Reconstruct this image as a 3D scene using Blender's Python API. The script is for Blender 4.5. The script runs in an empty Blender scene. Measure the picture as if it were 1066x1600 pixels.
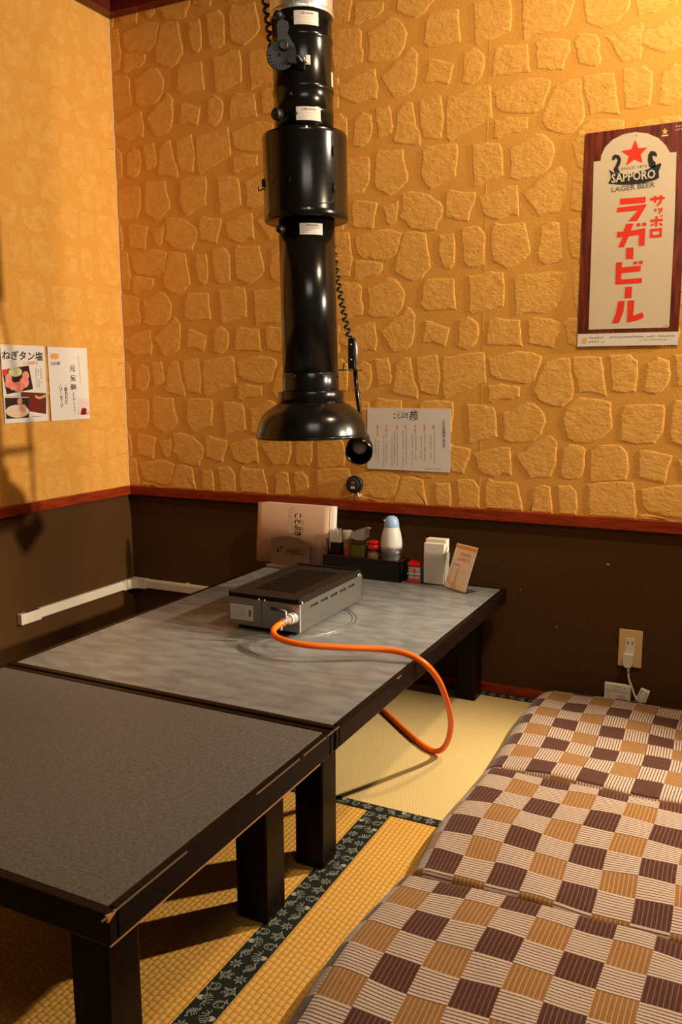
import bpy, bmesh, math, random, json
from mathutils import Vector, Matrix
rnd = random.Random(7)
pi = math.pi
sc = bpy.context.scene
col = sc.collection

# ------------------------------------------------------------------ camera
def camera():
    f, pitch, yaw, roll = 1319.1, .1582, .4619, -.0042
    loc = Vector((2.2671, -2.6447, 1.0427))
    cp, sp, cy, sy = math.cos(pitch), math.sin(pitch), math.cos(yaw), math.sin(yaw)
    fw = Vector((-sy * cp, cy * cp, -sp)); r = Vector((cy, sy, 0)); u = r.cross(fw)
    r2 = r * math.cos(roll) + u * math.sin(roll); u2 = u * math.cos(roll) - r * math.sin(roll)
    cam = bpy.data.cameras.new('camera'); o = bpy.data.objects.new('camera', cam); col.objects.link(o)
    m = Matrix((r2, u2, -fw)).transposed().to_4x4(); m.translation = loc; o.matrix_world = m
    cam.sensor_fit = 'VERTICAL'; cam.sensor_height = 24; cam.lens = f * 24 / 1600; cam.clip_start = .02
    sc.camera = o
camera()

# ------------------------------------------------------------------ world and lights
w = bpy.data.worlds.new('dim_restaurant'); sc.world = w; w.use_nodes = True
w.node_tree.nodes['Background'].inputs[0].default_value = (1, .80, .58, 1)
w.node_tree.nodes['Background'].inputs[1].default_value = .05

def lamp(name, kind, loc, energy, color, target=None, **kw):
    l = bpy.data.lights.new(name, kind); l.energy = energy; l.color = color
    for k, v in kw.items(): setattr(l, k, v)
    o = bpy.data.objects.new(name, l); col.objects.link(o); o.location = loc
    if target: o.rotation_euler = (Vector(target) - Vector(loc)).to_track_quat('-Z', 'Y').to_euler()
    return o
# lamp of the next booth, low beside the back wall: throws the grill's and the legs' shadows
lamp('booth_lamp', 'SPOT', (2.52, -.13, 1.27), 155, (1, .83, .60), (1.45, -1.45, .0), spot_size=1.5, spot_blend=.7, shadow_soft_size=.022)
# ceiling spots further along the room: light the left wall head on
lamp('room_spot', 'SPOT', (5.3, -.27, 1.96), 800, (1, .84, .62), (.0, -.45, 1.2), spot_size=.60, spot_blend=.35, shadow_soft_size=.06)
# downlight close to the back wall at the right
lamp('wall_downlight', 'SPOT', (2.45, -.80, 2.42), 84, (1, .75, .44), (1.7, -.05, 1.25), spot_size=2.2, spot_blend=.8, shadow_soft_size=.06)
# added unseen fill above the camera, lifting table tops and front faces
lamp('ceiling_fill', 'AREA', (2.3, -2.4, 2.44), 15, (1, .90, .76), (1.6, -1.2, .2), size=.9)

vs = sc.view_settings
vs.view_transform = 'Standard'; vs.look = 'None'; vs.exposure = .18; vs.gamma = 1; vs.use_curve_mapping = False

# ------------------------------------------------------------------ materials
def nt(name):
    m = bpy.data.materials.new(name); m.use_nodes = True
    t = m.node_tree; b = t.nodes['Principled BSDF']
    return m, t, b
def N(t, kind, **kw):
    n = t.nodes.new(kind)
    for k, v in kw.items():
        if k in n.inputs: n.inputs[k].default_value = v
        else: setattr(n, k, v)
    return n
def link(t, a, b): t.links.new(a, b)
def math_(t, op, a, b=None, c=None):
    n = t.nodes.new('ShaderNodeMath'); n.operation = op
    for i, v in enumerate((a, b, c)):
        if v is None: continue
        if isinstance(v, (int, float)): n.inputs[i].default_value = v
        else: t.links.new(v, n.inputs[i])
    return n.outputs[0]
def mixc(t, fac, a, b):
    n = t.nodes.new('ShaderNodeMix'); n.data_type = 'RGBA'
    for i, v in ((0, fac), (6, a), (7, b)):
        if isinstance(v, (int, float)): n.inputs[i].default_value = v
        elif isinstance(v, tuple): n.inputs[i].default_value = (*v, 1)
        else: t.links.new(v, n.inputs[i])
    return n.outputs[2]
MATS = {}
def M(name, c, rough=.5, metal=0., spec=.5, c2=None, vs=30., bump=0., bs=120., stretch=(1, 1, 1), coat=0., trans=0., ior=1.45, detail=5., lo=.35, hi=.65):
    m, t, b = nt(name)
    b.inputs['Base Color'].default_value = (*c, 1); b.inputs['Roughness'].default_value = rough
    b.inputs['Metallic'].default_value = metal; b.inputs['Specular IOR Level'].default_value = spec
    b.inputs['Coat Weight'].default_value = coat; b.inputs['Transmission Weight'].default_value = trans; b.inputs['IOR'].default_value = ior
    g = N(t, 'ShaderNodeNewGeometry'); mp = N(t, 'ShaderNodeMapping'); mp.inputs['Scale'].default_value = stretch
    link(t, g.outputs['Position'], mp.inputs[0])
    if c2:
        n = N(t, 'ShaderNodeTexNoise', Scale=vs, Detail=detail); link(t, mp.outputs[0], n.inputs['Vector'])
        r = N(t, 'ShaderNodeMapRange'); r.inputs[1].default_value = lo; r.inputs[2].default_value = hi
        link(t, n.outputs[0], r.inputs[0])
        link(t, mixc(t, r.outputs[0], c, c2), b.inputs['Base Color'])
    if bump:
        n = N(t, 'ShaderNodeTexNoise', Scale=bs, Detail=5.); link(t, mp.outputs[0], n.inputs['Vector'])
        bp = N(t, 'ShaderNodeBump', Strength=.8, Distance=bump); link(t, n.outputs[0], bp.inputs['Height']); link(t, bp.outputs[0], b.inputs['Normal'])
    MATS[name] = m
    return m

M('stone', (.86, .455, .108), .85, spec=.2, c2=(.78, .39, .080), vs=26)
M('mortar', (.66, .318, .060), .9, spec=.15, c2=(.78, .41, .105), vs=160, bump=.0015, bs=260, lo=.5, hi=.75)
def stone_relief():
    m = MATS['stone']; t = m.node_tree; b = t.nodes['Principled BSDF']
    g = N(t, 'ShaderNodeNewGeometry')
    mp = N(t, 'ShaderNodeMapping'); mp.inputs['Scale'].default_value = (1, 1, 1.5); mp.inputs['Rotation'].default_value = (0, .6, 0); link(t, g.outputs['Position'], mp.inputs[0])
    n1 = N(t, 'ShaderNodeTexNoise', Scale=46., Detail=8., Roughness=.68); link(t, mp.outputs[0], n1.inputs['Vector'])
    v = N(t, 'ShaderNodeTexVoronoi', Scale=115.); link(t, mp.outputs[0], v.inputs['Vector'])
    pit = math_(t, 'MULTIPLY', math_(t, 'LESS_THAN', v.outputs['Distance'], .16), -.10)
    n3 = N(t, 'ShaderNodeTexNoise', Scale=230., Detail=3.); link(t, mp.outputs[0], n3.inputs['Vector'])
    chip = math_(t, 'MULTIPLY', math_(t, 'GREATER_THAN', n3.outputs[0], .63), -.09)
    h = math_(t, 'ADD', math_(t, 'ADD', n1.outputs[0], pit), chip)
    bp = N(t, 'ShaderNodeBump', Strength=1., Distance=.0080); link(t, h, bp.inputs['Height']); link(t, bp.outputs[0], b.inputs['Normal'])
stone_relief()
M('brown_plaster', (.054, .023, .006), .92, spec=.1, c2=(.092, .045, .016), vs=420, bump=.0015, bs=500)
M('red_wood', (.30, .034, .004), .38, spec=.4, c2=(.17, .016, .002), vs=14, stretch=(1, 1, 9))
M('dark_red_wood', (.13, .012, .004), .4, c2=(.07, .006, .002), vs=16, stretch=(1, 1, 8))
M('ceiling_board', (.20, .12, .06), .8, c2=(.15, .09, .045), vs=8)
M('black_lacquer', (.0040, .0016, .0011), .33, spec=.13, c2=(.009, .0045, .0035), vs=90)
M('bare_wood', (.45, .21, .08), .7)
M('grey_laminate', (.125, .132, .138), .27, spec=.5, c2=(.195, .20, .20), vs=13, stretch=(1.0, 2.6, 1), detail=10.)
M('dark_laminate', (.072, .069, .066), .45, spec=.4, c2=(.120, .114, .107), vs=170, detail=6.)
M('scuff_glint', (.15, .11, .08), .35)  # scratches, and the highlight painted along table edges
M('black_paint', (.004, .0035, .003), .2, spec=.42, c2=(.007, .006, .005), vs=60)
M('black_plastic', (.012, .012, .013), .42)
M('grey_plastic', (.022, .023, .025), .45)
M('foil', (.74, .74, .74), .34, metal=.8, bump=.006, bs=28)
M('sticker', (.62, .56, .50), .5)
M('print_black', (.012, .010, .010), .7)
M('print_grey', (.12, .11, .10), .7)
M('print_red', (.74, .028, .006), .6)
M('print_pale', (.62, .55, .46), .6)
M('steel', (.27, .258, .24), .38, metal=.85, c2=(.225, .215, .20), vs=25, stretch=(.4, .4, 14))
M('chrome', (.74, .72, .69), .22, metal=.7)
M('cast_iron', (.010, .006, .004), .62, spec=.16, c2=(.016, .010, .007), vs=80, bump=.0006, bs=400)
M('soot_and_shade', (.006, .005, .004), .8)  # sooty metal; also shade painted black in slots, holes and the booklet gap
M('orange_rubber', (.95, .135, .004), .38, spec=.5)
M('white_plastic', (.68, .60, .49), .42)
M('ivory_plastic', (.62, .42, .19), .45)
M('white_paper', (.74, .70, .66), .6)
M('napkin', (.80, .74, .66), .85, bump=.0008, bs=40, stretch=(1, 1, .3))
M('kraft_cover', (.64, .42, .30), .7, c2=(.60, .39, .275), vs=60)
M('cover_white', (.90, .82, .74), .6)
M('page_white', (.70, .62, .55), .7)
M('bronze_plate', (.23, .15, .095), .36, metal=.3, spec=.5)
M('tray_black', (.006, .0055, .005), .28)
M('tray_red', (.16, .018, .014), .35)
M('clear_glass', (.95, .96, .95), .03, trans=1., ior=1.45)
M('clear_acrylic', (.96, .95, .93), .04, trans=1., ior=1.3)
M('oil_green', (.20, .19, .03), .25, spec=.5)
M('spice_tan', (.50, .24, .08), .8, c2=(.35, .12, .03), vs=300)
M('sesame', (.52, .38, .20), .8, c2=(.34, .22, .10), vs=500)
M('red_plastic', (.72, .012, .008), .3)
M('blue_plastic', (.30, .46, .78), .35)
M('milky_plastic', (.62, .60, .55), .4, spec=.5)
M('soy_grey', (.075, .073, .068), .35)
M('orange_print', (.90, .24, .03), .6)
M('peach_print', (.82, .62, .46), .6)
M('hand_print', (.80, .40, .17), .6)
M('poster_wood', (.20, .034, .012), .35, c2=(.07, .009, .004), vs=26, stretch=(3.4, 1, .35), detail=8.)
M('poster_cream', (.66, .545, .40), .4, c2=(.61, .49, .34), vs=4)
M('poster_white', (.74, .68, .60), .4)
M('gold_print', (.72, .46, .05), .5)
M('bulb_glass', (.42, .38, .35), .25)
M('photo_dark', (.03, .008, .006), .4); M('photo_brown', (.13, .02, .012), .4); M('photo_meat', (.16, .012, .008), .4)
M('photo_pink', (.82, .20, .15), .4, c2=(.86, .36, .28), vs=60); M('photo_green', (.55, .60, .22), .4, c2=(.72, .74, .45), vs=220)
M('photo_bowl', (.68, .62, .58), .4); M('photo_rice', (.74, .46, .34), .4, c2=(.80, .58, .44), vs=200); M('photo_skin', (.70, .36, .20), .4)
M('photo_rose', (.78, .60, .60), .4); M('pig_orange', (.90, .32, .03), .5); M('teal_print', (.07, .13, .14), .6)
M('border_cloth', (.008, .010, .006), .8, spec=.2, c2=(.012, .015, .010), vs=900)
M('border_thread', (.30, .30, .25), .8)

def tatami(name, c, c2, along, pitch, depth):
    """woven rush: ridges of warp pitch across, fine rush threads along"""
    m, t, b = nt(name); MATS[name] = m
    b.inputs['Roughness'].default_value = .55; b.inputs['Specular IOR Level'].default_value = .35
    g = N(t, 'ShaderNodeNewGeometry'); s = N(t, 'ShaderNodeSeparateXYZ'); link(t, g.outputs['Position'], s.inputs[0])
    a, c_ = (s.outputs[0], s.outputs[1]) if along == 'y' else (s.outputs[1], s.outputs[0])
    n0 = N(t, 'ShaderNodeTexNoise', Scale=9., Detail=2.); link(t, g.outputs['Position'], n0.inputs['Vector'])
    wob = math_(t, 'MULTIPLY', math_(t, 'SUBTRACT', n0.outputs[0], .5), .004)
    a = math_(t, 'ADD', a, wob)
    ridge = math_(t, 'POWER', math_(t, 'ABSOLUTE', math_(t, 'SINE', math_(t, 'MULTIPLY', a, pi / pitch))), .45)
    # each ridge is broken into short stitches, offset from ridge to ridge
    row = math_(t, 'FLOOR', math_(t, 'DIVIDE', a, pitch))
    off = math_(t, 'MULTIPLY', math_(t, 'FRACT', math_(t, 'MULTIPLY', row, .37)), pitch * .7)
    st = math_(t, 'POWER', math_(t, 'ABSOLUTE', math_(t, 'SINE', math_(t, 'MULTIPLY', math_(t, 'ADD', c_, off), pi / (pitch * 1.25)))), .3)
    mp = N(t, 'ShaderNodeMapping'); mp.inputs['Scale'].default_value = (90, 700, 1) if along == 'y' else (700, 90, 1); link(t, g.outputs['Position'], mp.inputs[0])
    n1 = N(t, 'ShaderNodeTexNoise', Scale=1., Detail=3.); link(t, mp.outputs[0], n1.inputs['Vector'])
    h = math_(t, 'ADD', math_(t, 'MULTIPLY', ridge, st), math_(t, 'MULTIPLY', n1.outputs[0], .45))
    n2 = N(t, 'ShaderNodeTexNoise', Scale=7., Detail=4.); link(t, g.outputs['Position'], n2.inputs['Vector'])
    fac = math_(t, 'ADD', math_(t, 'MULTIPLY', n1.outputs[0], .55), math_(t, 'MULTIPLY', n2.outputs[0], .5))
    base = mixc(t, fac, c, c2)
    dk = mixc(t, math_(t, 'MULTIPLY', math_(t, 'SUBTRACT', 1., math_(t, 'MULTIPLY', ridge, st)), .45), base, tuple(v * .35 for v in c))
    link(t, dk, b.inputs['Base Color'])
    bp = N(t, 'ShaderNodeBump', Strength=.9, Distance=depth); link(t, h, bp.inputs['Height']); link(t, bp.outputs[0], b.inputs['Normal'])
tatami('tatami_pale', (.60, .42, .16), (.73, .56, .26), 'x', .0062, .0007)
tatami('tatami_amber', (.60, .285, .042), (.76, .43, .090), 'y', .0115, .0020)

def check_fabric(name, swap):
    m, t, b = nt(name); MATS[name] = m
    b.inputs['Roughness'].default_value = .9; b.inputs['Specular IOR Level'].default_value = .1; b.inputs['Sheen Weight'].default_value = .15
    uv = N(t, 'ShaderNodeUVMap'); s = N(t, 'ShaderNodeSeparateXYZ'); link(t, uv.outputs[0], s.inputs[0])
    u, v = s.outputs[0], s.outputs[1]
    cu, cv = math_(t, 'FLOOR', u), math_(t, 'FLOOR', v)
    par = math_(t, 'ABSOLUTE', math_(t, 'MODULO', math_(t, 'ADD', cu, cv), 2.))
    dark = math_(t, 'ABSOLUTE', math_(t, 'MODULO', cv, 2.))
    a, c = (u, v) if swap else (v, u)
    sa = math_(t, 'LESS_THAN', math_(t, 'FRACT', math_(t, 'MULTIPLY', a, 9.)), .30)
    sb = math_(t, 'LESS_THAN', math_(t, 'FRACT', math_(t, 'MULTIPLY', c, 8.)), .16)
    dash = math_(t, 'GREATER_THAN', math_(t, 'FRACT', math_(t, 'MULTIPLY', a, 26.)), .3)
    sb = math_(t, 'MULTIPLY', sb, math_(t, 'MAXIMUM', dash, dark))
    cream = mixc(t, sa, (.44, .33, .255), (.070, .024, .013))
    solid = mixc(t, dark, (.055, .0135, .007), (.225, .098, .025))
    solid = mixc(t, sb, solid, mixc(t, dark, (.22, .12, .075), (.40, .25, .125)))
    base = mixc(t, par, solid, cream)
    link(t, base, b.inputs['Base Color'])
    n = N(t, 'ShaderNodeTexNoise', Scale=60., Detail=3.); link(t, uv.outputs[0], n.inputs['Vector'])
    n2 = N(t, 'ShaderNodeTexNoise', Scale=1.6, Detail=3.); link(t, uv.outputs[0], n2.inputs['Vector'])
    h = math_(t, 'ADD', math_(t, 'MULTIPLY', n.outputs[0], .12), n2.outputs[0])
    bp = N(t, 'ShaderNodeBump', Strength=.6, Distance=.006); link(t, h, bp.inputs['Height']); link(t, bp.outputs[0], b.inputs['Normal'])
check_fabric('check_fabric', False); check_fabric('check_fabric_turned', True)

# ------------------------------------------------------------------ mesh builder
class MB:
    def __init__(s): s.v = []; s.f = []; s.smooth = []
    def add(s, vs, fs, smooth=False):
        o = len(s.v); s.v += [Vector(p) for p in vs]
        for f in fs: s.f.append([i + o for i in f]); s.smooth.append(smooth)
        return s
    def box(s, a, b, bev=0.):
        (x0, y0, z0), (x1, y1, z1) = a, b
        if bev <= 0:
            return s.add([(x0, y0, z0), (x1, y0, z0), (x1, y1, z0), (x0, y1, z0), (x0, y0, z1), (x1, y0, z1), (x1, y1, z1), (x0, y1, z1)],
                         [(3, 2, 1, 0), (4, 5, 6, 7), (0, 1, 5, 4), (1, 2, 6, 5), (2, 3, 7, 6), (3, 0, 4, 7)])
        bm = bmesh.new(); r = bmesh.ops.create_cube(bm, size=1)
        for v in bm.verts: v.co = Vector(((x0 + x1) / 2 + v.co.x * (x1 - x0), (y0 + y1) / 2 + v.co.y * (y1 - y0), (z0 + z1) / 2 + v.co.z * (z1 - z0)))
        bmesh.ops.bevel(bm, geom=bm.edges[:], offset=bev, segments=2, profile=.5, affect='EDGES')
        bm.verts.index_update()
        s.add([v.co.copy() for v in bm.verts], [[v.index for v in f.verts] for f in bm.faces]); bm.free(); return s
    def frame(s, O, X, Y, Z, a, b, bev=0.):
        t = MB().box(a, b, bev); s.add([O + X * v.x + Y * v.y + Z * v.z for v in t.v], t.f); return s
    def lathe(s, base, prof, n=32, axis=None, smooth=True, cap=True):
        """prof: (radius, height) along axis"""
        base = Vector(base); ax = Vector(axis or (0, 0, 1)).normalized()
        t = Vector((0, 0, 1)) if abs(ax.z) < .9 else Vector((1, 0, 0))
        e1 = ax.cross(t).normalized(); e2 = ax.cross(e1)
        vs = []
        for r, h in prof:
            for k in range(n):
                a = 2 * pi * k / n; vs.append(base + ax * h + (e1 * math.cos(a) + e2 * math.sin(a)) * r)
        fs = [(i * n + k, i * n + (k + 1) % n, (i + 1) * n + (k + 1) % n, (i + 1) * n + k) for i in range(len(prof) - 1) for k in range(n)]
        s.add(vs, fs, smooth)
        if cap:
            o = len(s.v) - len(vs)
            s.f.append([o + k for k in range(n)][::-1]); s.smooth.append(False)
            s.f.append([o + (len(prof) - 1) * n + k for k in range(n)]); s.smooth.append(False)
        return s
    def tube(s, pts, r, n=10, closed=False):
        pts = [Vector(p) for p in pts]; m = len(pts); vs = []; prev = None
        for i, p in enumerate(pts):
            if closed: d = (pts[(i + 1) % m] - pts[i - 1])
            else: d = pts[min(i + 1, m - 1)] - pts[max(i - 1, 0)]
            d.normalize()
            if prev is None:
                t = Vector((0, 0, 1)) if abs(d.z) < .9 else Vector((1, 0, 0)); e = d.cross(t).normalized()
            else: e = (prev - d * prev.dot(d)).normalized()
            prev = e; g = d.cross(e); rr = r[i] if isinstance(r, (list, tuple)) else r
            for k in range(n):
                a = 2 * pi * k / n; vs.append(p + (e * math.cos(a) + g * math.sin(a)) * rr)
        q = m if closed else m - 1
        s.add(vs, [(i * n + k, i * n + (k + 1) % n, ((i + 1) % m) * n + (k + 1) % n, ((i + 1) % m) * n + k) for i in range(q) for k in range(n)], True)
        if not closed:
            o = len(s.v) - len(vs)
            s.f.append([o + k for k in range(n)][::-1]); s.smooth.append(False)
            s.f.append([o + (m - 1) * n + k for k in range(n)]); s.smooth.append(False)
        return s
    def prism(s, poly, d):
        """poly: 3D points, extruded by vector d"""
        n = len(poly); d = Vector(d); a = [Vector(p) for p in poly]
        return s.add(a + [p + d for p in a], [list(range(n)), [n + i for i in range(n)][::-1]] + [(i, (i + 1) % n, n + (i + 1) % n, n + i) for i in range(n)])
    def done(s, name, mat, parent=None, kind=None, label=None):
        me = bpy.data.meshes.new(name); o0 = ORG.get(parent.name, Vector()) if parent else Vector()
        me.from_pydata([v - o0 for v in s.v], [], s.f)
        me.polygons.foreach_set('use_smooth', s.smooth)
        me.materials.append(MATS[mat]); me.update()
        bm = bmesh.new(); bm.from_mesh(me); bmesh.ops.recalc_face_normals(bm, faces=bm.faces[:]); bm.to_mesh(me); bm.free()
        o = bpy.data.objects.new(name, me); col.objects.link(o)
        ORG[o.name] = o0
        if parent: o.parent = parent
        if kind: o['kind'] = kind
        if label: o['label'] = label
        return o
ORG = {}
def thing(name, loc, label, cat, group=None):
    o = bpy.data.objects.new(name, None); col.objects.link(o); o.location = loc; o.empty_display_size = .05
    ORG[o.name] = Vector(loc); o['label'] = label; o['category'] = cat
    if group: o['group'] = group
    return o
def tag(o, label, cat, group=None):
    o['label'] = label; o['category'] = cat
    if group: o['group'] = group
    return o
def V(*a): return Vector(a)
def spline(pts, k=8):
    pts = [Vector(p) for p in pts]; out = []
    for i in range(len(pts) - 1):
        p0, p1, p2, p3 = pts[max(i - 1, 0)], pts[i], pts[i + 1], pts[min(i + 2, len(pts) - 1)]
        for j in range(k):
            t = j / k; out.append(.5 * ((2 * p1) + (p2 - p0) * t + (2 * p0 - 5 * p1 + 4 * p2 - p3) * t * t + (3 * p1 - p0 - 3 * p2 + p3) * t ** 3))
    return out + [pts[-1]]

# text turned into flat mesh, fitted to a box given by three corners
def glyphs(txt, bold=0.):
    c = bpy.data.curves.new('t', 'FONT'); c.body = txt; c.resolution_u = 2; c.offset = bold; c.size = 1
    o = bpy.data.objects.new('t', c); col.objects.link(o); bpy.context.view_layer.update()
    me = bpy.data.meshes.new_from_object(o.evaluated_get(bpy.context.evaluated_depsgraph_get()))
    vs = [v.co.copy() for v in me.vertices]; fs = [list(p.vertices) for p in me.polygons]
    bpy.data.objects.remove(o); bpy.data.curves.remove(c); bpy.data.meshes.remove(me)
    return vs, fs
def fit_text(mb, txt, A, B, C, bold=0.):
    """A lower left, B lower right, C upper left (3D)"""
    vs, fs = glyphs(txt, bold)
    if not vs: return mb
    x0, x1 = min(v.x for v in vs), max(v.x for v in vs); y0, y1 = min(v.y for v in vs), max(v.y for v in vs)
    A, B, C = Vector(A), Vector(B), Vector(C)
    return mb.add([A + (B - A) * ((v.x - x0) / (x1 - x0 + 1e-9)) + (C - A) * ((v.y - y0) / (y1 - y0 + 1e-9)) for v in vs], fs)
def col_text(mb, txt, T, E, right, size):
    """vertical writing from T (top centre) to E (bottom centre); right = unit vector of reading direction"""
    T, E, right = Vector(T), Vector(E), Vector(right); n = len(txt); step = (E - T) / n; up = -step.normalized()
    for i, ch in enumerate(txt):
        c = T + step * (i + .5)
        if ch == '・':
            mb.prism([c + right * size * .1 * math.cos(a * pi / 3) + up * size * .1 * math.sin(a * pi / 3) for a in range(6)], (0, 0, 0)) if False else mb.add([c + right * size * .12 * math.cos(a * pi / 3) + up * size * .12 * math.sin(a * pi / 3) for a in range(6)], [list(range(6))]); continue
        if ch == 'ー':
            mb.add([c - right * size * .06 + up * size * .4, c + right * size * .06 + up * size * .4, c + right * size * .06 - up * size * .4, c - right * size * .06 - up * size * .4], [(0, 1, 2, 3)]); continue
        h = size * .46
        vs, fs = glyphs(ch, .02)
        if not vs: continue
        x0, x1 = min(v.x for v in vs), max(v.x for v in vs); y0, y1 = min(v.y for v in vs), max(v.y for v in vs)
        k = min(2 * h / max(x1 - x0, y1 - y0, 1e-6), size * 1.15)
        mb.add([c + right * ((v.x - (x0 + x1) / 2) * k) + up * ((v.y - (y0 + y1) / 2) * k) for v in vs], fs)
    return mb
def marks(mb, T, E, right, size, seed=1, thick=.4):
    """a run of print too small to read: short irregular dark strokes"""
    T, E, right = Vector(T), Vector(E), Vector(right); d = E - T; L = d.length; d.normalize(); r = random.Random(seed); s = 0.
    while s < L - size * .5:
        if r.random() > .1:
            c = T + d * (s + size * .4)
            for k in range(3):
                a = c + right * size * r.uniform(-.4, .1) + d * size * (r.uniform(-.3, .3)); b = a + right * size * r.uniform(.15, .45)
                mb.add([a, b, b + d * size * .13, a + d * size * .13], [(0, 1, 2, 3)])
            a = c + right * size * r.uniform(-.2, .2)
            mb.add([a - d * size * thick, a + right * size * .13 - d * size * thick, a + right * size * .13 + d * size * thick, a + d * size * thick], [(0, 1, 2, 3)])
        s += size
    return mb
def ellipse(mb, c, a, b, n=20):
    c, a, b = Vector(c), Vector(a), Vector(b)
    return mb.add([c + (a - c) * math.cos(2 * pi * k / n) + (b - c) * math.sin(2 * pi * k / n) for k in range(n)], [list(range(n))])

# ================================================================== the room
DADO0, DADO1, BEAM, CEIL = .583, .617, 2.357, 2.50
def structure(mb, name, mat): return mb.done(name, mat, None, 'structure')
floor = structure(MB().box((-.1, -4.0, -.09), (6.0, .1, -.031)), 'floor', 'ceiling_board')
ceiling = structure(MB().box((-.1, -4.0, CEIL), (6.0, .1, CEIL + .08)), 'ceiling', 'ceiling_board')
wall_back = structure(MB().box((-.1, 0, DADO1 - .02), (4.2, .1, CEIL)), 'wall_back', 'mortar')
wall_left = structure(MB().box((-.1, -3.8, DADO1 - .02), (0, -.0, CEIL)), 'wall_left', 'mortar')
MB().box((-.1, .0005, -.03), (4.2, .1, DADO1 - .02)).done('lower_panel', 'brown_plaster', wall_back)
MB().box((-.1, -3.8, -.03), (0, -.0005, DADO1 - .02)).done('lower_panel', 'brown_plaster', wall_left)
structure(MB().box((.0165, -.017, DADO0), (4.2, .0, DADO1), .0012), 'trim_1', 'red_wood')
structure(MB().box((0, -3.8, DADO0), (.017, 0, DADO1), .0012), 'trim_2', 'red_wood')
structure(MB().box((.046, -.045, BEAM), (4.2, 0, CEIL)), 'trim_3', 'dark_red_wood')
structure(MB().box((0, -3.8, BEAM), (.045, 0, CEIL)), 'trim_4', 'dark_red_wood')
structure(MB().box((.014, -.012, 0), (4.2, 0, .03), .001), 'baseboard_back', 'red_wood')
structure(MB().box((0, -3.8, 0), (.012, 0, .03), .001), 'baseboard_left', 'red_wood')
MB().box((1.4555, -.0006, DADO1), (1.4572, 0, BEAM)).done('wallpaper_seam', 'stone', wall_back)
MB().box((0, -.0035, DADO1), (.0007, -.0005, BEAM)).done('wallpaper_seam', 'page_white', wall_left)
for (x, z, s) in ((.272, .238, .011), (.284, .236, .008), (1.87, .47, .006), (1.72, .25, .004), (1.6, .36, .003)):   # chips in the plaster
    r = random.Random(int(x * 1000))
    MB().add([V(x + s * math.cos(a * pi / 4) * r.uniform(.5, 1.1), -.0006, z + s * .55 * math.sin(a * pi / 4) * r.uniform(.5, 1.1)) for a in range(8)], [list(range(8))]).done('plaster_chip', 'ivory_plastic', wall_back)

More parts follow.
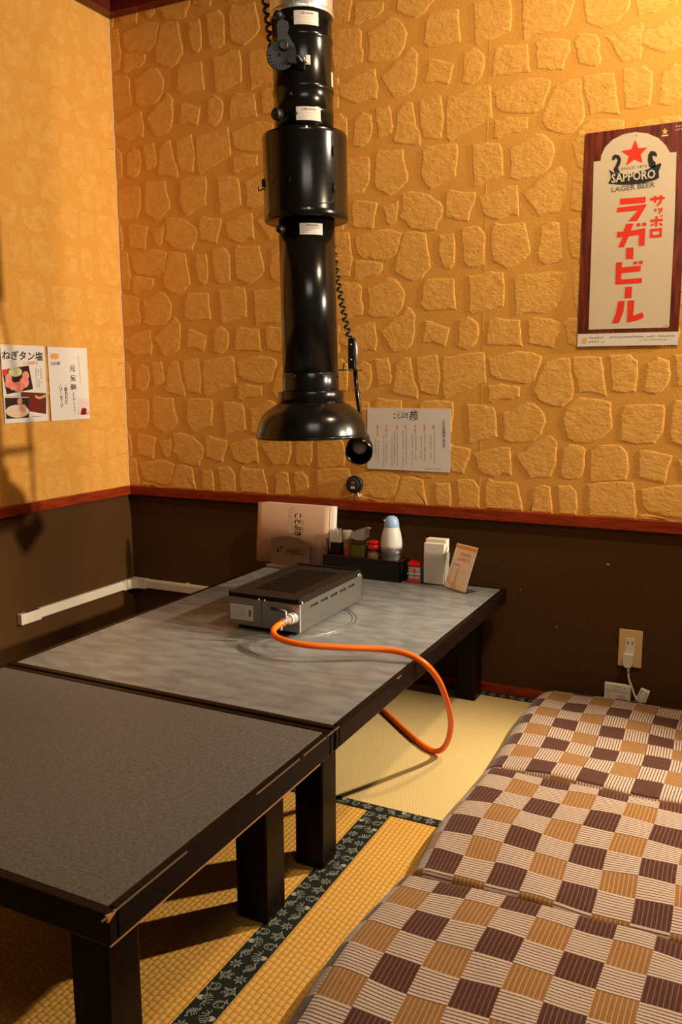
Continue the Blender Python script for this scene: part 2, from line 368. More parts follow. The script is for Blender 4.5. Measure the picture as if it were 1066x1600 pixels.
# ---- embossed stones of the wallpaper, each its own piece
STONES = json.loads('''[[[1.006,1.426],[1.021,1.43],[1.109,1.415],[1.108,1.393],[1.089,1.376],[1.042,1.373],[1.021,1.363],[1.001,1.366],[1.004,1.394]],[[1.182,1.504],[1.226,1.506],[1.259,1.498],[1.266,1.452],[1.277,1.388],[1.249,1.359],[1.217,1.349],[1.19,1.359],[1.151,1.382],[1.155,1.429],[1.17,1.474]],[[1.249,1.334],[1.263,1.355],[1.352,1.352],[1.358,1.348],[1.361,1.294],[1.366,1.254],[1.304,1.255],[1.26,1.256],[1.24,1.275],[1.246,1.307]],[[1.051,1.338],[1.101,1.356],[1.13,1.367],[1.155,1.361],[1.183,1.326],[1.19,1.309],[1.18,1.269],[1.16,1.244],[1.135,1.237],[1.076,1.239],[1.051,1.252],[1.057,1.282],[1.055,1.314]],[[1.098,1.196],[1.127,1.213],[1.147,1.235],[1.176,1.245],[1.196,1.27],[1.208,1.266],[1.226,1.244],[1.225,1.191],[1.215,1.147],[1.197,1.132],[1.148,1.123],[1.123,1.157]],[[0.922,1.362],[0.974,1.36],[1.021,1.354],[1.034,1.339],[1.03,1.3],[1.04,1.277],[1.034,1.249],[0.974,1.237],[0.934,1.236],[0.917,1.301]],[[0.973,1.197],[1.004,1.214],[1.051,1.225],[1.081,1.224],[1.087,1.183],[1.091,1.168],[1.085,1.129],[1.055,1.135],[1.012,1.127],[0.973,1.145],[0.947,1.16],[0.943,1.197]],[[1.261,1.224],[1.28,1.222],[1.324,1.204],[1.345,1.199],[1.336,1.157],[1.329,1.139],[1.289,1.154],[1.25,1.155],[1.257,1.193]],[[1.376,1.223],[1.404,1.232],[1.419,1.226],[1.44,1.209],[1.443,1.185],[1.434,1.146],[1.406,1.128],[1.395,1.128],[1.37,1.138],[1.373,1.183]],[[1.232,1.901],[1.302,1.911],[1.31,1.876],[1.316,1.833],[1.308,1.781],[1.276,1.781],[1.245,1.789],[1.236,1.822],[1.231,1.866]],[[1.325,1.902],[1.383,1.91],[1.453,1.917],[1.462,1.912],[1.47,1.819],[1.418,1.799],[1.37,1.783],[1.334,1.767],[1.323,1.779],[1.319,1.851]],[[1.079,1.899],[1.129,1.903],[1.137,1.878],[1.144,1.834],[1.138,1.816],[1.092,1.806],[1.085,1.845]],[[1.004,1.874],[1.034,1.894],[1.067,1.882],[1.073,1.843],[1.062,1.807],[1.051,1.794],[1.032,1.785],[0.996,1.795],[1.001,1.833]],[[1.171,1.895],[1.189,1.904],[1.209,1.9],[1.216,1.868],[1.223,1.828],[1.24,1.793],[1.236,1.767],[1.199,1.775],[1.153,1.783],[1.141,1.794],[1.152,1.837],[1.152,1.873]],[[1.079,1.753],[1.09,1.77],[1.136,1.763],[1.18,1.762],[1.183,1.726],[1.197,1.684],[1.196,1.664],[1.167,1.64],[1.131,1.624],[1.086,1.646],[1.075,1.671],[1.077,1.712]],[[1.242,1.752],[1.26,1.761],[1.316,1.762],[1.359,1.759],[1.364,1.738],[1.36,1.696],[1.359,1.659],[1.31,1.647],[1.272,1.629],[1.245,1.661],[1.239,1.68],[1.244,1.719]],[[0.95,1.752],[0.995,1.756],[1.056,1.755],[1.062,1.747],[1.06,1.676],[1.038,1.641],[0.985,1.637],[0.941,1.646],[0.937,1.727]],[[0.996,1.618],[1.012,1.622],[1.09,1.608],[1.078,1.561],[1.073,1.523],[1.03,1.531],[0.996,1.539],[0.994,1.584]],[[1.105,1.595],[1.15,1.602],[1.161,1.61],[1.165,1.591],[1.157,1.544],[1.133,1.532],[1.121,1.539],[1.11,1.578]],[[1.175,1.628],[1.204,1.632],[1.27,1.615],[1.307,1.59],[1.319,1.57],[1.313,1.542],[1.298,1.525],[1.294,1.504],[1.247,1.505],[1.205,1.515],[1.184,1.541],[1.165,1.556],[1.175,1.576]],[[1.324,1.619],[1.338,1.625],[1.422,1.608],[1.419,1.572],[1.406,1.548],[1.401,1.523],[1.363,1.528],[1.325,1.541],[1.321,1.581]],[[1.005,1.502],[1.06,1.515],[1.099,1.522],[1.142,1.518],[1.176,1.505],[1.168,1.471],[1.157,1.438],[1.125,1.422],[1.078,1.425],[1.056,1.434],[1.036,1.432],[1.013,1.451],[1.007,1.479]],[[1.304,1.49],[1.352,1.492],[1.358,1.461],[1.357,1.398],[1.342,1.379],[1.314,1.393],[1.305,1.42],[1.301,1.457]],[[1.377,1.503],[1.397,1.507],[1.434,1.506],[1.456,1.482],[1.456,1.435],[1.453,1.389],[1.433,1.381],[1.402,1.382],[1.384,1.404],[1.379,1.459]],[[1.478,1.811],[1.515,1.817],[1.58,1.808],[1.58,1.774],[1.553,1.766],[1.52,1.767],[1.492,1.756],[1.473,1.76],[1.476,1.788]],[[1.407,1.751],[1.453,1.751],[1.494,1.743],[1.502,1.729],[1.507,1.683],[1.512,1.648],[1.489,1.64],[1.448,1.632],[1.415,1.624],[1.41,1.676]],[[1.524,1.726],[1.572,1.745],[1.604,1.758],[1.625,1.755],[1.658,1.724],[1.664,1.7],[1.653,1.661],[1.629,1.638],[1.604,1.633],[1.553,1.63],[1.527,1.64],[1.53,1.674]],[[1.571,1.59],[1.58,1.598],[1.601,1.606],[1.619,1.63],[1.668,1.656],[1.682,1.658],[1.702,1.635],[1.701,1.578],[1.691,1.545],[1.683,1.526],[1.651,1.524],[1.621,1.518],[1.596,1.553]],[[1.72,1.621],[1.739,1.633],[1.779,1.625],[1.788,1.616],[1.787,1.571],[1.781,1.538],[1.769,1.526],[1.743,1.521],[1.714,1.531],[1.716,1.58]],[[1.433,1.592],[1.49,1.608],[1.516,1.616],[1.553,1.616],[1.558,1.574],[1.56,1.525],[1.53,1.531],[1.5,1.519],[1.477,1.523],[1.45,1.537],[1.44,1.567]],[[1.474,1.496],[1.487,1.513],[1.523,1.505],[1.579,1.506],[1.585,1.484],[1.595,1.448],[1.6,1.416],[1.582,1.396],[1.531,1.37],[1.482,1.395],[1.474,1.435]],[[1.627,1.488],[1.652,1.5],[1.684,1.497],[1.693,1.441],[1.697,1.389],[1.667,1.378],[1.645,1.374],[1.623,1.39],[1.62,1.429]],[[1.707,1.502],[1.744,1.506],[1.765,1.487],[1.771,1.436],[1.766,1.388],[1.752,1.382],[1.724,1.391],[1.713,1.422]],[[1.403,1.358],[1.443,1.36],[1.477,1.369],[1.516,1.363],[1.522,1.323],[1.52,1.258],[1.48,1.25],[1.445,1.242],[1.416,1.238],[1.406,1.251],[1.406,1.31]],[[1.55,1.347],[1.565,1.351],[1.613,1.351],[1.675,1.356],[1.711,1.352],[1.707,1.321],[1.694,1.269],[1.682,1.246],[1.646,1.233],[1.602,1.236],[1.559,1.226],[1.552,1.285]],[[1.473,1.219],[1.496,1.226],[1.573,1.216],[1.577,1.183],[1.584,1.135],[1.522,1.138],[1.467,1.141],[1.465,1.167]],[[1.595,1.215],[1.617,1.224],[1.669,1.216],[1.698,1.204],[1.699,1.176],[1.684,1.155],[1.681,1.126],[1.642,1.132],[1.601,1.142],[1.596,1.179]],[[1.705,1.201],[1.722,1.219],[1.772,1.207],[1.782,1.18],[1.778,1.162],[1.787,1.144],[1.784,1.125],[1.773,1.122],[1.746,1.128],[1.723,1.138],[1.715,1.175]],[[1.796,1.197],[1.838,1.208],[1.895,1.219],[1.897,1.189],[1.897,1.145],[1.895,1.124],[1.845,1.122],[1.821,1.155]],[[1.738,1.896],[1.823,1.896],[1.831,1.863],[1.837,1.814],[1.844,1.778],[1.822,1.784],[1.795,1.791],[1.761,1.788],[1.753,1.822],[1.738,1.857]],[[1.846,1.901],[1.904,1.903],[1.926,1.884],[1.929,1.849],[1.925,1.792],[1.89,1.788],[1.856,1.794],[1.85,1.844]],[[1.472,1.895],[1.53,1.911],[1.574,1.918],[1.613,1.913],[1.645,1.9],[1.642,1.877],[1.626,1.827],[1.598,1.815],[1.533,1.824],[1.503,1.83],[1.48,1.846]],[[1.658,1.882],[1.697,1.894],[1.73,1.894],[1.735,1.851],[1.747,1.794],[1.74,1.768],[1.713,1.745],[1.689,1.745],[1.636,1.765],[1.621,1.79],[1.633,1.832]],[[1.73,1.354],[1.746,1.373],[1.831,1.359],[1.846,1.316],[1.861,1.273],[1.855,1.257],[1.824,1.23],[1.788,1.22],[1.739,1.245],[1.73,1.287]],[[1.712,1.713],[1.728,1.75],[1.763,1.776],[1.795,1.772],[1.857,1.762],[1.858,1.73],[1.864,1.683],[1.839,1.658],[1.825,1.646],[1.79,1.636],[1.757,1.637],[1.731,1.647],[1.719,1.684]],[[1.801,1.613],[1.822,1.632],[1.889,1.634],[1.91,1.613],[1.917,1.552],[1.911,1.529],[1.805,1.517],[1.8,1.568]],[[1.799,1.51],[1.83,1.52],[1.932,1.523],[1.939,1.492],[1.947,1.435],[1.935,1.379],[1.816,1.376],[1.8,1.445]]]''')
PU, PZ = .948, .796
def clip(poly, k, v, keep_greater):
    out = []
    for i in range(len(poly)):
        a, b = poly[i - 1], poly[i]; ia = (a[k] >= v) == keep_greater; ib = (b[k] >= v) == keep_greater
        if ia != ib:
            t = (v - a[k]) / (b[k] - a[k]); out.append([a[0] + t * (b[0] - a[0]), a[1] + t * (b[1] - a[1])])
        if ib: out.append(b)
    return out
def area(p): return .5 * sum(p[i - 1][0] * p[i][1] - p[i][0] * p[i - 1][1] for i in range(len(p)))
def rough(poly, r):
    if area(poly) < 0: poly = poly[::-1]
    out = []; P = sum(math.dist(poly[i - 1], poly[i]) for i in range(len(poly)))
    for i in range(len(poly)):
        a, b = poly[i], poly[(i + 1) % len(poly)]; out.append(a); d = math.dist(a, b); k = 1 if d > P / 13 else 0
        for j in range(k):
            t = (j + r.uniform(.8, 1.2)) / (k + 1); nx, ny = -(b[1] - a[1]) / d, (b[0] - a[0]) / d; o = r.uniform(-.0028, .0028)
            out.append([a[0] + (b[0] - a[0]) * t + nx * o, a[1] + (b[1] - a[1]) * t + ny * o])
    return out
def inset(p, d):
    out = []; n = len(p)
    for i in range(n):
        a, b, c = Vector(p[i - 1]), Vector(p[i]), Vector(p[(i + 1) % n])
        e, f = (b - a), (c - b)
        if e.length < 1e-6 or f.length < 1e-6: out.append(list(b)); continue
        n1, n2 = Vector((-e.y, e.x)).normalized(), Vector((-f.y, f.x)).normalized(); m = n1 + n2
        if m.length < .3: m = n1
        m.normalize(); out.append(list(b + m * d))
    return out
def stone_mesh(poly, put, h=.0017):
    outer, mid, top = poly, inset(poly, .0016), inset(poly, .0060); n = len(poly)
    vs = [put(*q, 0) for q in outer] + [put(*q, h * .62) for q in mid] + [put(*q, h) for q in top]
    fs = [(i, (i + 1) % n, n + (i + 1) % n, n + i) for i in range(n)] + [(n + i, n + (i + 1) % n, 2 * n + (i + 1) % n, 2 * n + i) for i in range(n)] + [list(range(2 * n, 3 * n))]
    return vs, fs
def lay_stones(wall, put, shift, u0, u1, du, dz):
    for idx, poly in enumerate(STONES):
        r = random.Random(idx); base = rough(poly, r); shared = None
        for a in range(-4, 5):
            for b in range(-2, 3):
                p = [[q[0] + du + a * PU, q[1] + dz + b * PZ] for q in base]
                us = [q[0] for q in p]; zs = [q[1] for q in p]
                if max(us) < u0 + .006 or min(us) > u1 - .006 or max(zs) < DADO1 + .006 or min(zs) > BEAM - .006: continue
                whole = min(us) > u0 and max(us) < u1 and min(zs) > DADO1 and max(zs) < BEAM
                if whole and shared:
                    o = shared[0].copy(); col.objects.link(o); o.location = shift((a - shared[1]) * PU, (b - shared[2]) * PZ); o.parent = wall; continue
                if not whole:
                    for k, v, g in ((0, u0, True), (0, u1, False), (1, DADO1, True), (1, BEAM, False)):
                        if len(p) > 2: p = clip(p, k, v, g)
                    if len(p) < 3 or abs(area(p)) < 1.2e-4: continue
                mb = MB().add(*stone_mesh(p, put)); o = mb.done('stone', 'stone', wall)
                if whole: shared = (o, a, b)
lay_stones(wall_back, lambda u, z, h: V(u, -h, z), lambda u, z: V(u, 0, z), .002, 2.42, 0, 0)
lay_stones(wall_left, lambda u, z, h: V(h, u, z), lambda u, z: V(0, u, z), -1.15, -.006, -.026, .013)

# ================================================================== tatami mats
def ribbon(mb, pts, wd, z):
    n = len(pts)
    for i in range(n - 1):
        a, b = Vector(pts[i]), Vector(pts[i + 1]); d = (b - a)
        if d.length < 1e-7: continue
        d.normalize(); e = Vector((-d.y, d.x)) * wd / 2; a2 = a - d * wd * .3; b2 = b + d * wd * .3
        mb.add([(a2.x + e.x, a2.y + e.y, z), (b2.x + e.x, b2.y + e.y, z), (b2.x - e.x, b2.y - e.y, z), (a2.x - e.x, a2.y - e.y, z)], [(0, 1, 2, 3)])
def motif(k):
    """line drawings of sea creatures, about 24 mm across, as poly-lines in a unit square; second list = filled shapes"""
    L = []; F = []
    circ = lambda cx, cy, rx, ry, n=12, a0=0, a1=2 * pi: [(cx + rx * math.cos(a0 + (a1 - a0) * i / n), cy + ry * math.sin(a0 + (a1 - a0) * i / n)) for i in range(n + 1)]
    if k == 0:      # octopus
        F.append(circ(-.25, .12, .26, .22)[:-1])
        for i in range(8):
            a = -1.5 + i * .42; c, s = math.cos(a), math.sin(a)
            L.append([(-.08 + c * t * .62 - s * .10 * math.sin(t * 5 + i), .0 + s * t * .62 + c * .10 * math.sin(t * 5 + i)) for t in (0, .25, .5, .75, 1.)])
    elif k == 1:    # puffer fish
        L += [circ(0, 0, .36, .30), circ(.1, .08, .06, .06, 6), [(-.36, 0), (-.58, .2)], [(-.36, 0), (-.58, -.2)], [(-.58, .2), (-.5, 0), (-.58, -.2)], circ(-.02, -.08, .2, .14, 6, pi, 2 * pi), [(-.1, .28), (-.2, .44), (.08, .3)], [(.0, -.1), (-.15, -.2), (.05, -.2)]]
    elif k == 2:    # turtle
        L += [circ(0, 0, .34, .26), circ(0, 0, .2, .14, 6), circ(.44, 0, .11, .09, 8), [(.2, .22), (.36, .44), (.1, .28)], [(.2, -.22), (.36, -.44), (.1, -.28)], [(-.2, .2), (-.4, .4), (-.3, .12)], [(-.2, -.2), (-.4, -.4), (-.3, -.12)], [(-.2, 0), (-.34, 0)], [(.2, 0), (.34, 0)], [(.1, .12), (.16, .24)], [(-.1, -.12), (-.16, -.24)], [(-.1, .12), (-.16, .24)], [(.1, -.12), (.16, -.24)]]
    elif k == 3:    # spiny shell
        L += [circ(0, 0, .24, .2), circ(.04, 0, .12, .1, 8)]
        for i in range(7):
            a = 2 * pi * i / 7; L.append([(.23 * math.cos(a - .25), .2 * math.sin(a - .25)), (.46 * math.cos(a), .42 * math.sin(a)), (.23 * math.cos(a + .25), .2 * math.sin(a + .25))])
    else:           # shrimp
        L += [circ(0, -.02, .36, .24, 9, .2, pi + .5)]
        for i in range(6): a = .4 + i * .5; L.append([(.12 * math.cos(a), .06 * math.sin(a) - .04), (.40 * math.cos(a), .30 * math.sin(a))])
        L += [circ(0, -.06, .3, .14, 6, 0, pi), [(.3, 0), (.52, .24)], [(.3, 0), (.55, .1)], [(-.34, -.1), (-.52, -.3), (-.3, -.26)], [(-.1, -.1), (-.1, -.3)], [(.05, -.1), (.07, -.3)], [(.18, -.08), (.22, -.26)]]
    return L, F
def border(parent, x0, x1, y0, y1, along, first=0, flip=False):
    b = MB().box((x0, y0, -.004), (x1, y1, .0016)).done('cloth_border', 'border_cloth', parent)
    mb = MB(); z = .0019; step = .0325; size = .027
    lo, hi = (y0, y1) if along == 'y' else (x0, x1); c = (x0 + x1) / 2 if along == 'y' else (y0 + y1) / 2
    s = lo + step * .5; k = first
    while s < hi - .012:
        Ls, Fs = motif(k % 5); ang = (.6 if not flip else .6 + pi) + .25 * math.sin(k * 2.3); ca, sa = math.cos(ang), math.sin(ang)
        if along == 'x': ca, sa = -sa, ca
        cx, cy = (c, s) if along == 'y' else (s, c)
        tr = lambda q: (cx + (q[0] * ca - q[1] * sa) * size, cy + (q[0] * sa + q[1] * ca) * size)
        for l in Ls: ribbon(mb, [tr(q) for q in l], .0013, z)
        for f in Fs: mb.add([(*tr(q), z) for q in f], [list(range(len(f)))])
        s += step; k += 1
    mb.done('sea_creature_print', 'border_thread', b, 'stuff')
def mat_(label, x0, x1, y0, y1, mat, borders):
    t = thing('tatami_mat', ((x0 + x1) / 2, (y0 + y1) / 2, -.03), label, 'tatami mat', 'tatami mats of the booth floor')
    MB().box((x0, y0, -.03), (x1, y1, 0)).done('woven_surface', mat, t)
    for a in borders: border(t, *a)
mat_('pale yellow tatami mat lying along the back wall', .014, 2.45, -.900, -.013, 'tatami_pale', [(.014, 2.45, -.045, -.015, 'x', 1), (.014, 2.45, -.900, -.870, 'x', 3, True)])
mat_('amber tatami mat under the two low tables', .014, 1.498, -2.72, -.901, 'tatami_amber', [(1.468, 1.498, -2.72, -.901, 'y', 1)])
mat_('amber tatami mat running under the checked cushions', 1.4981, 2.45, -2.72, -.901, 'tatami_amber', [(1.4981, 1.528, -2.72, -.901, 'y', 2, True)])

# ================================================================== low tables
H = .37
def low_table(label, x0, x1, y0, y1, legs, lam, lw):
    t = thing('low_table', ((x0 + x1) / 2, (y0 + y1) / 2, 0), label, 'table', 'black low tables pushed together')
    e, th = .017, .044
    top = MB().box((x0 + e, y0 + e, H - .02), (x1 - e, y1 - e, H), .0008).done('tabletop', lam, t)
    for a, b in (((x0, y0, H - th), (x1, y0 + e - .0006, H + .0004)), ((x0, y1 - e + .0006, H - th), (x1, y1, H + .0004)),
                 ((x0, y0 + e, H - th), (x0 + e - .0006, y1 - e, H + .0004)), ((x1 - e + .0006, y0 + e, H - th), (x1, y1 - e, H + .0004))):
        MB().box(a, b, .003).done('edge_rail', 'black_lacquer', t)
    MB().box((x0 + e, y0 + e, H - th), (x1 - e, y1 - e, H - .021)).done('underside', 'black_lacquer', t)
    for (lx, ly) in legs:
        MB().box((lx, ly, .0018), (lx + lw, ly + lw, H - th), .004).done('leg', 'black_lacquer', t)
    return t, top
X0, X1 = .683, 1.567
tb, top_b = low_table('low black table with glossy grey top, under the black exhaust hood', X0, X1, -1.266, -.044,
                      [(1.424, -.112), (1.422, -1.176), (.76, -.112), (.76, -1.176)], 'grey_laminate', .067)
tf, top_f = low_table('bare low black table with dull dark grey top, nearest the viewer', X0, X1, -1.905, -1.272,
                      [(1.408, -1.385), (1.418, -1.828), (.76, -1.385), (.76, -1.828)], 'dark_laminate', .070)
for r_, w_ in ((.187, .0022), (.176, .0014)):
    n = 72; mb = MB()
    mb.tube([(1.108 + r_ * math.cos(2 * pi * k / n), -.641 + r_ * math.sin(2 * pi * k / n), H - w_ + .0011) for k in range(n)], w_, 6, True).done('roaster_ring', 'steel', tb)
# highlight painted along the worn arris, plus chips, on the near table
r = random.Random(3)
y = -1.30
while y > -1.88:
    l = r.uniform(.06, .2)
    if r.random() < .75: MB().box((X1 - .0018, y - l, H - .0016), (X1 + .0003, y, H + .0001)).done('worn_edge_glint', 'scuff_glint', tf)
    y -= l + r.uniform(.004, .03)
MB().box((X1 - .001, -1.903, H - .0446), (X1 + .0004, -1.33, H - .0432)).done('worn_lower_edge', 'bare_wood', tf)
MB().prism([V(X1 + .0006, -1.9056, H + .0006), V(X1 + .0006, -1.888, H - .0005), V(X1 + .0006, -1.9056, H - .009)], (-.005, 0, 0)).done('edge_chip', 'bare_wood', tf)
MB().box((1.452, -1.842, H), (1.500, -1.840, H + .0003)).done('scratch', 'scuff_glint', tf)
y = -.75  # shorter dashes of painted edge highlight on the grill table
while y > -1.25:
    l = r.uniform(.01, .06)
    if r.random() < .22: MB().box((X1 - .0018, y - l, H - .0016), (X1 + .0003, y, H + .0001)).done('worn_edge_glint', 'scuff_glint', tb)
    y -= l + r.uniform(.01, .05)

# ================================================================== gas grill
gx0, gx1, gy0, gy1, gz0, gz1 = .999, 1.222, -.790, -.402, .384, .458
g = thing('gas_grill', ((gx0 + gx1) / 2, (gy0 + gy1) / 2, H), 'steel box gas grill with dark slotted plate on the grey table', 'grill')
body = MB().box((gx0, gy0, gz0), (gx1 - .003, gy1, gz0 + .002)).box((gx0, gy0, gz0), (gx0 + .002, gy1, gz1)).box((gx0, gy1 - .002, gz0), (gx1, gy1, gz1)).done('body', 'steel', g)
MB().box((gx0, gy0 - .0015, gz0), (gx0 + .108, gy0 + .001, gz1 + .001), .0006).done('front_panel', 'steel', g)
MB().box((gx0 + .109, gy0 - .0015, gz0), (gx1, gy0 + .001, gz1 + .001), .0006).done('front_panel', 'steel', g)
sp = MB(); L = gy1 - gy0; sz0, sz1 = gz1 - .021, gz1 - .014; cuts = [gy0 + L * f for f in (.155, .305, .455, .60, .745)]; sl = .041
sp.box((gx1 - .002, gy0, gz0), (gx1, gy1, sz0)).box((gx1 - .002, gy0, sz1), (gx1, gy1, gz1))
ys = [gy0] + [v for c in cuts for v in (c, c + sl)] + [gy1]
for i in range(0, len(ys), 2): sp.box((gx1 - .002, ys[i], sz0), (gx1, ys[i + 1], sz1))
side = sp.done('side_panel', 'steel', g)
for c in cuts:
    MB().box((gx1 - .0065, c - .002, sz0 - .002), (gx1 - .004, c + sl + .002, sz1 + .002)).done('vent_slot', 'soot_and_shade', g)  # black backing: the slot's inner shade put into its colour
MB().box((gx1 - .0005, gy0, gz0), (gx1 + .0015, gy0 + .004, gz1 + .001)).done('corner_strip', 'chrome', g)
MB().box((gx0 + .02, gy0 + .02, H + .0016), (gx1 - .02, gy1 - .02, gz0)).done('foot_frame', 'soot_and_shade', g)
MB().box((gx0 + .003, gy0 + .003, gz1 - .012), (gx1 - .008, gy1 - .003, gz1 - .006)).done('burner_tray', 'soot_and_shade', g)
# cast plate: rim, two sloping shoulders, separate grill bars
px0, px1, py0, py1, pz = gx0 + .001, gx1 - .004, gy0 + .004, gy1 - .004, gz1 + .012
rim = MB()
bx0, bx1, by0, by1 = px0 + .048, px1 - .048, py0 + .062, py1 - .055
for a, b in (((px0, py0, gz1 - .002), (px1, by0, pz)), ((px0, by1, gz1 - .002), (px1, py1, pz)), ((px0, by0, gz1 - .002), (bx0, by1, pz)), ((bx1, by0, gz1 - .002), (px1, by1, pz))): rim.box(a, b)
plate = rim.done('grill_plate', 'cast_iron', g)
nb = 20
for k in range(nb):
    yy = by0 + (by1 - by0) * (k + .5) / nb
    MB().prism([V(bx0 - .004, yy - .0046, pz - .007), V(bx0 - .004, yy + .0046, pz - .007), V(bx0 - .004, yy + .003, pz + .0015), V(bx0 - .004, yy - .003, pz + .0015)], (bx1 - bx0 + .008, 0, 0)).done('grill_bar', 'cast_iron', plate)
lip = MB()
for a, b in (((px0, py0, pz), (px0 + .006, py1, pz + .004)), ((px1 - .006, py0, pz), (px1, py1, pz + .004)), ((px0, py1 - .006, pz), (px1, py1, pz + .004))): lip.box(a, b, .001)
lip.done('rim', 'cast_iron', plate)
for yy in (gy1 - .03, gy1 - .018, gy0 + .015): MB().lathe((gx1 - .001, yy, gz1 - .001), [(.0028, 0), (.0028, .006), (.0015, .008)], 8).done('screw', 'chrome', g)
for xx in (gx0 + .10, gx0 + .118): MB().lathe((xx, gy0 - .001, gz1), [(.0026, 0), (.002, .004)], 8).done('screw', 'chrome', g)
lb = MB().box((gx0 + .010, gy0 - .0022, gz0 + .014), (gx0 + .082, gy0 - .0014, gz0 + .056)).done('rating_label', 'sticker', g)
mk = MB()
for i in range(5): marks(mk, (gx0 + .014, gy0 - .0026, gz0 + .049 - i * .007), (gx0 + (.060 if i < 4 else .07), gy0 - .0026, gz0 + .049 - i * .007), (0, 0, 1), .0046, 40 + i)
mk.add([(gx0 + .068, gy0 - .0026, gz0 + .026), (gx0 + .076, gy0 - .0026, gz0 + .026), (gx0 + .076, gy0 - .0026, gz0 + .044), (gx0 + .068, gy0 - .0026, gz0 + .044)], [(0, 1, 2, 3)])
mk.done('lettering', 'print_grey', lb)
# gas cock
vx, vz = 1.205, .424
cock = MB().lathe((vx, gy0 - .001, vz), [(.016, 0), (.016, .006), (.0135, .008), (.0135, .018), (.0115, .019), (.0115, .026), (.008, .028), (.008, .042)], 20, (-.12, -1, -.05)).done('gas_cock', 'chrome', g)
MB().lathe((vx - .002, gy0 - .016, vz), [(.0145, 0), (.0145, .006)], 20, (-.12, -1, -.05)).done('white_collar', 'white_plastic', cock)
MB().tube([(vx - .006, gy0 - .030, vz + .005), (vx - .007, gy0 - .030, vz + .024)], .003, 8).done('lever_stem', 'chrome', cock)
MB().tube([(vx - .006, gy0 - .030, vz + .022), (vx - .022, gy0 - .036, vz + .027), (vx - .044, gy0 - .042, vz + .031)], [.004, .0045, .005], 10).done('valve_lever', 'black_plastic', cock)
MB().box((vx - .030, gy0 - .006, gz1 - .012), (vx + .004, gy0 - .001, gz1 - .003), .001).done('igniter_tab', 'bronze_plate', g)

# gas hose
HP = [(1.2035, -.815, .4225), (1.199, -.836, .4215), (1.195, -.863, .418), (1.202, -.890, .413), (1.229, -.916, .409), (1.279, -.934, .408), (1.336, -.927, .406), (1.407, -.895, .402), (1.484, -.853, .396),
      (1.545, -.842, .390), (1.590, -.835, .368), (1.604, -.780, .310), (1.598, -.700, .225), (1.585, -.632, .150), (1.566, -.586, .085), (1.541, -.555, .035), (1.514, -.541, .012), (1.474, -.522, .009), (1.400, -.459, .0085), (1.273, -.340, .0085), (1.169, -.248, .0085), (1.05, -.18, .0085), (.90, -.15, .0085)]
hs = tag(MB().tube(spline(HP, 7), .0076, 14).done('gas_hose', 'orange_rubber'), 'orange rubber gas hose curling from the grill over the table edge', 'hose')
clp = MB().tube([(1.1985 + .0095 * math.cos(a * pi / 6), -.836 + .0022 * math.sin(a * pi / 6), .4215 + .0095 * math.sin(a * pi / 6)) for a in range(12)], .0014, 6, True)
clp.tube([(1.196, -.838, .413), (1.1955, -.842, .402)], .0036, 6).done('hose_clip', 'chrome', hs)

# ================================================================== exhaust duct over the table
DX, DY = 1.172, -.62
def ax(z): return V(DX - .0178 * (z - .89), DY, z)
AX = V(-.0178, 0, 1).normalized()
FI = math.atan2(-2.6447 + .62, 2.2671 - 1.165)      # side of the duct that faces the room
def dang(s): return FI + math.asin(max(-1, min(1, s)))
def on(z, s, r): c = ax(z); a = dang(s); return c + V(math.cos(a), math.sin(a), 0) * r
d = thing('exhaust_duct', ax(.885), 'black telescopic smoke exhaust duct with flared hood over the grill', 'exhaust duct')
def turn(name, prof, mat='black_paint', n=56, cap=True, parent=None): return MB().lathe(ax(0), [(r_, z) for z, r_ in prof], n, AX, True, cap).done(name, mat, parent or d)
hood = turn('hood', [(.884, .1485), (.8865, .1515), (.892, .1510), (.905, .1482), (.920, .1440), (.934, .1385), (.946, .1300), (.957, .1185), (.966, .1050), (.972, .0960), (.977, .0900), (.975, .0780), (.966, .090), (.95, .118), (.934, .132), (.905, .145), (.884, .1475)], cap=False)
turn('rolled_rim', [(.882, .1490), (.883, .1520), (.886, .1528), (.889, .1520), (.890, .1495)], parent=hood, cap=False)
turn('neck_ring', [(.972, .0860), (.974, .0890), (1.004, .0890), (1.007, .0870), (1.007, .074)])
col_ = turn('collar', [(1.006, .0752), (1.010, .0760), (1.052, .0760), (1.055, .0742)])
for s in (-.55, .42, .93): MB().lathe(on(1.046, s, .0755), [(.0042, 0), (.0042, .002), (.002, .0035)], 10, on(1.046, s, 1) - ax(1.046)).done('screw', 'black_plastic', col_)
low = turn('inner_tube', [(.99, .0738), (1.46, .0738)])
hs_ = turn('housing', [(1.447, .074), (1.445, .1085), (1.448, .1100), (1.462, .1100), (1.464, .1090), (1.640, .1090), (1.643, .1100), (1.652, .1100), (1.656, .1085), (1.658, .0745)])
for s in (.05,):
    for zz in (1.459, 1.650): MB().lathe(on(zz, s, .1095), [(.004, 0), (.0025, .003)], 10, on(zz, s, 1) - ax(zz)).done('screw', 'chrome', hs_)
def ondoor(s0, z0, s1, z1, r_, n=10): return [on(z0 + (z1 - z0) * i / n, s0 + (s1 - s0) * i / n, r_) for i in range(n + 1)]
MB().tube(ondoor(.62, 1.635, .62, 1.485, .1092) + ondoor(.60, 1.478, .30, 1.472, .1092), .0011, 6).done('hatch_edge', 'black_plastic', hs_)
for zz in (1.600, 1.512): MB().tube([on(zz - .012, .63, .1095), on(zz, .63, .112), on(zz + .012, .63, .1095)], .0022, 8).done('hatch_latch', 'black_paint', hs_)
MB().tube([on(1.530 + .016 * math.sin(2 * pi * k / 28), -.55 + .20 * math.cos(2 * pi * k / 28), .1092) for k in range(28)], .0008, 5, True).done('embossed_oval', 'black_paint', hs_)
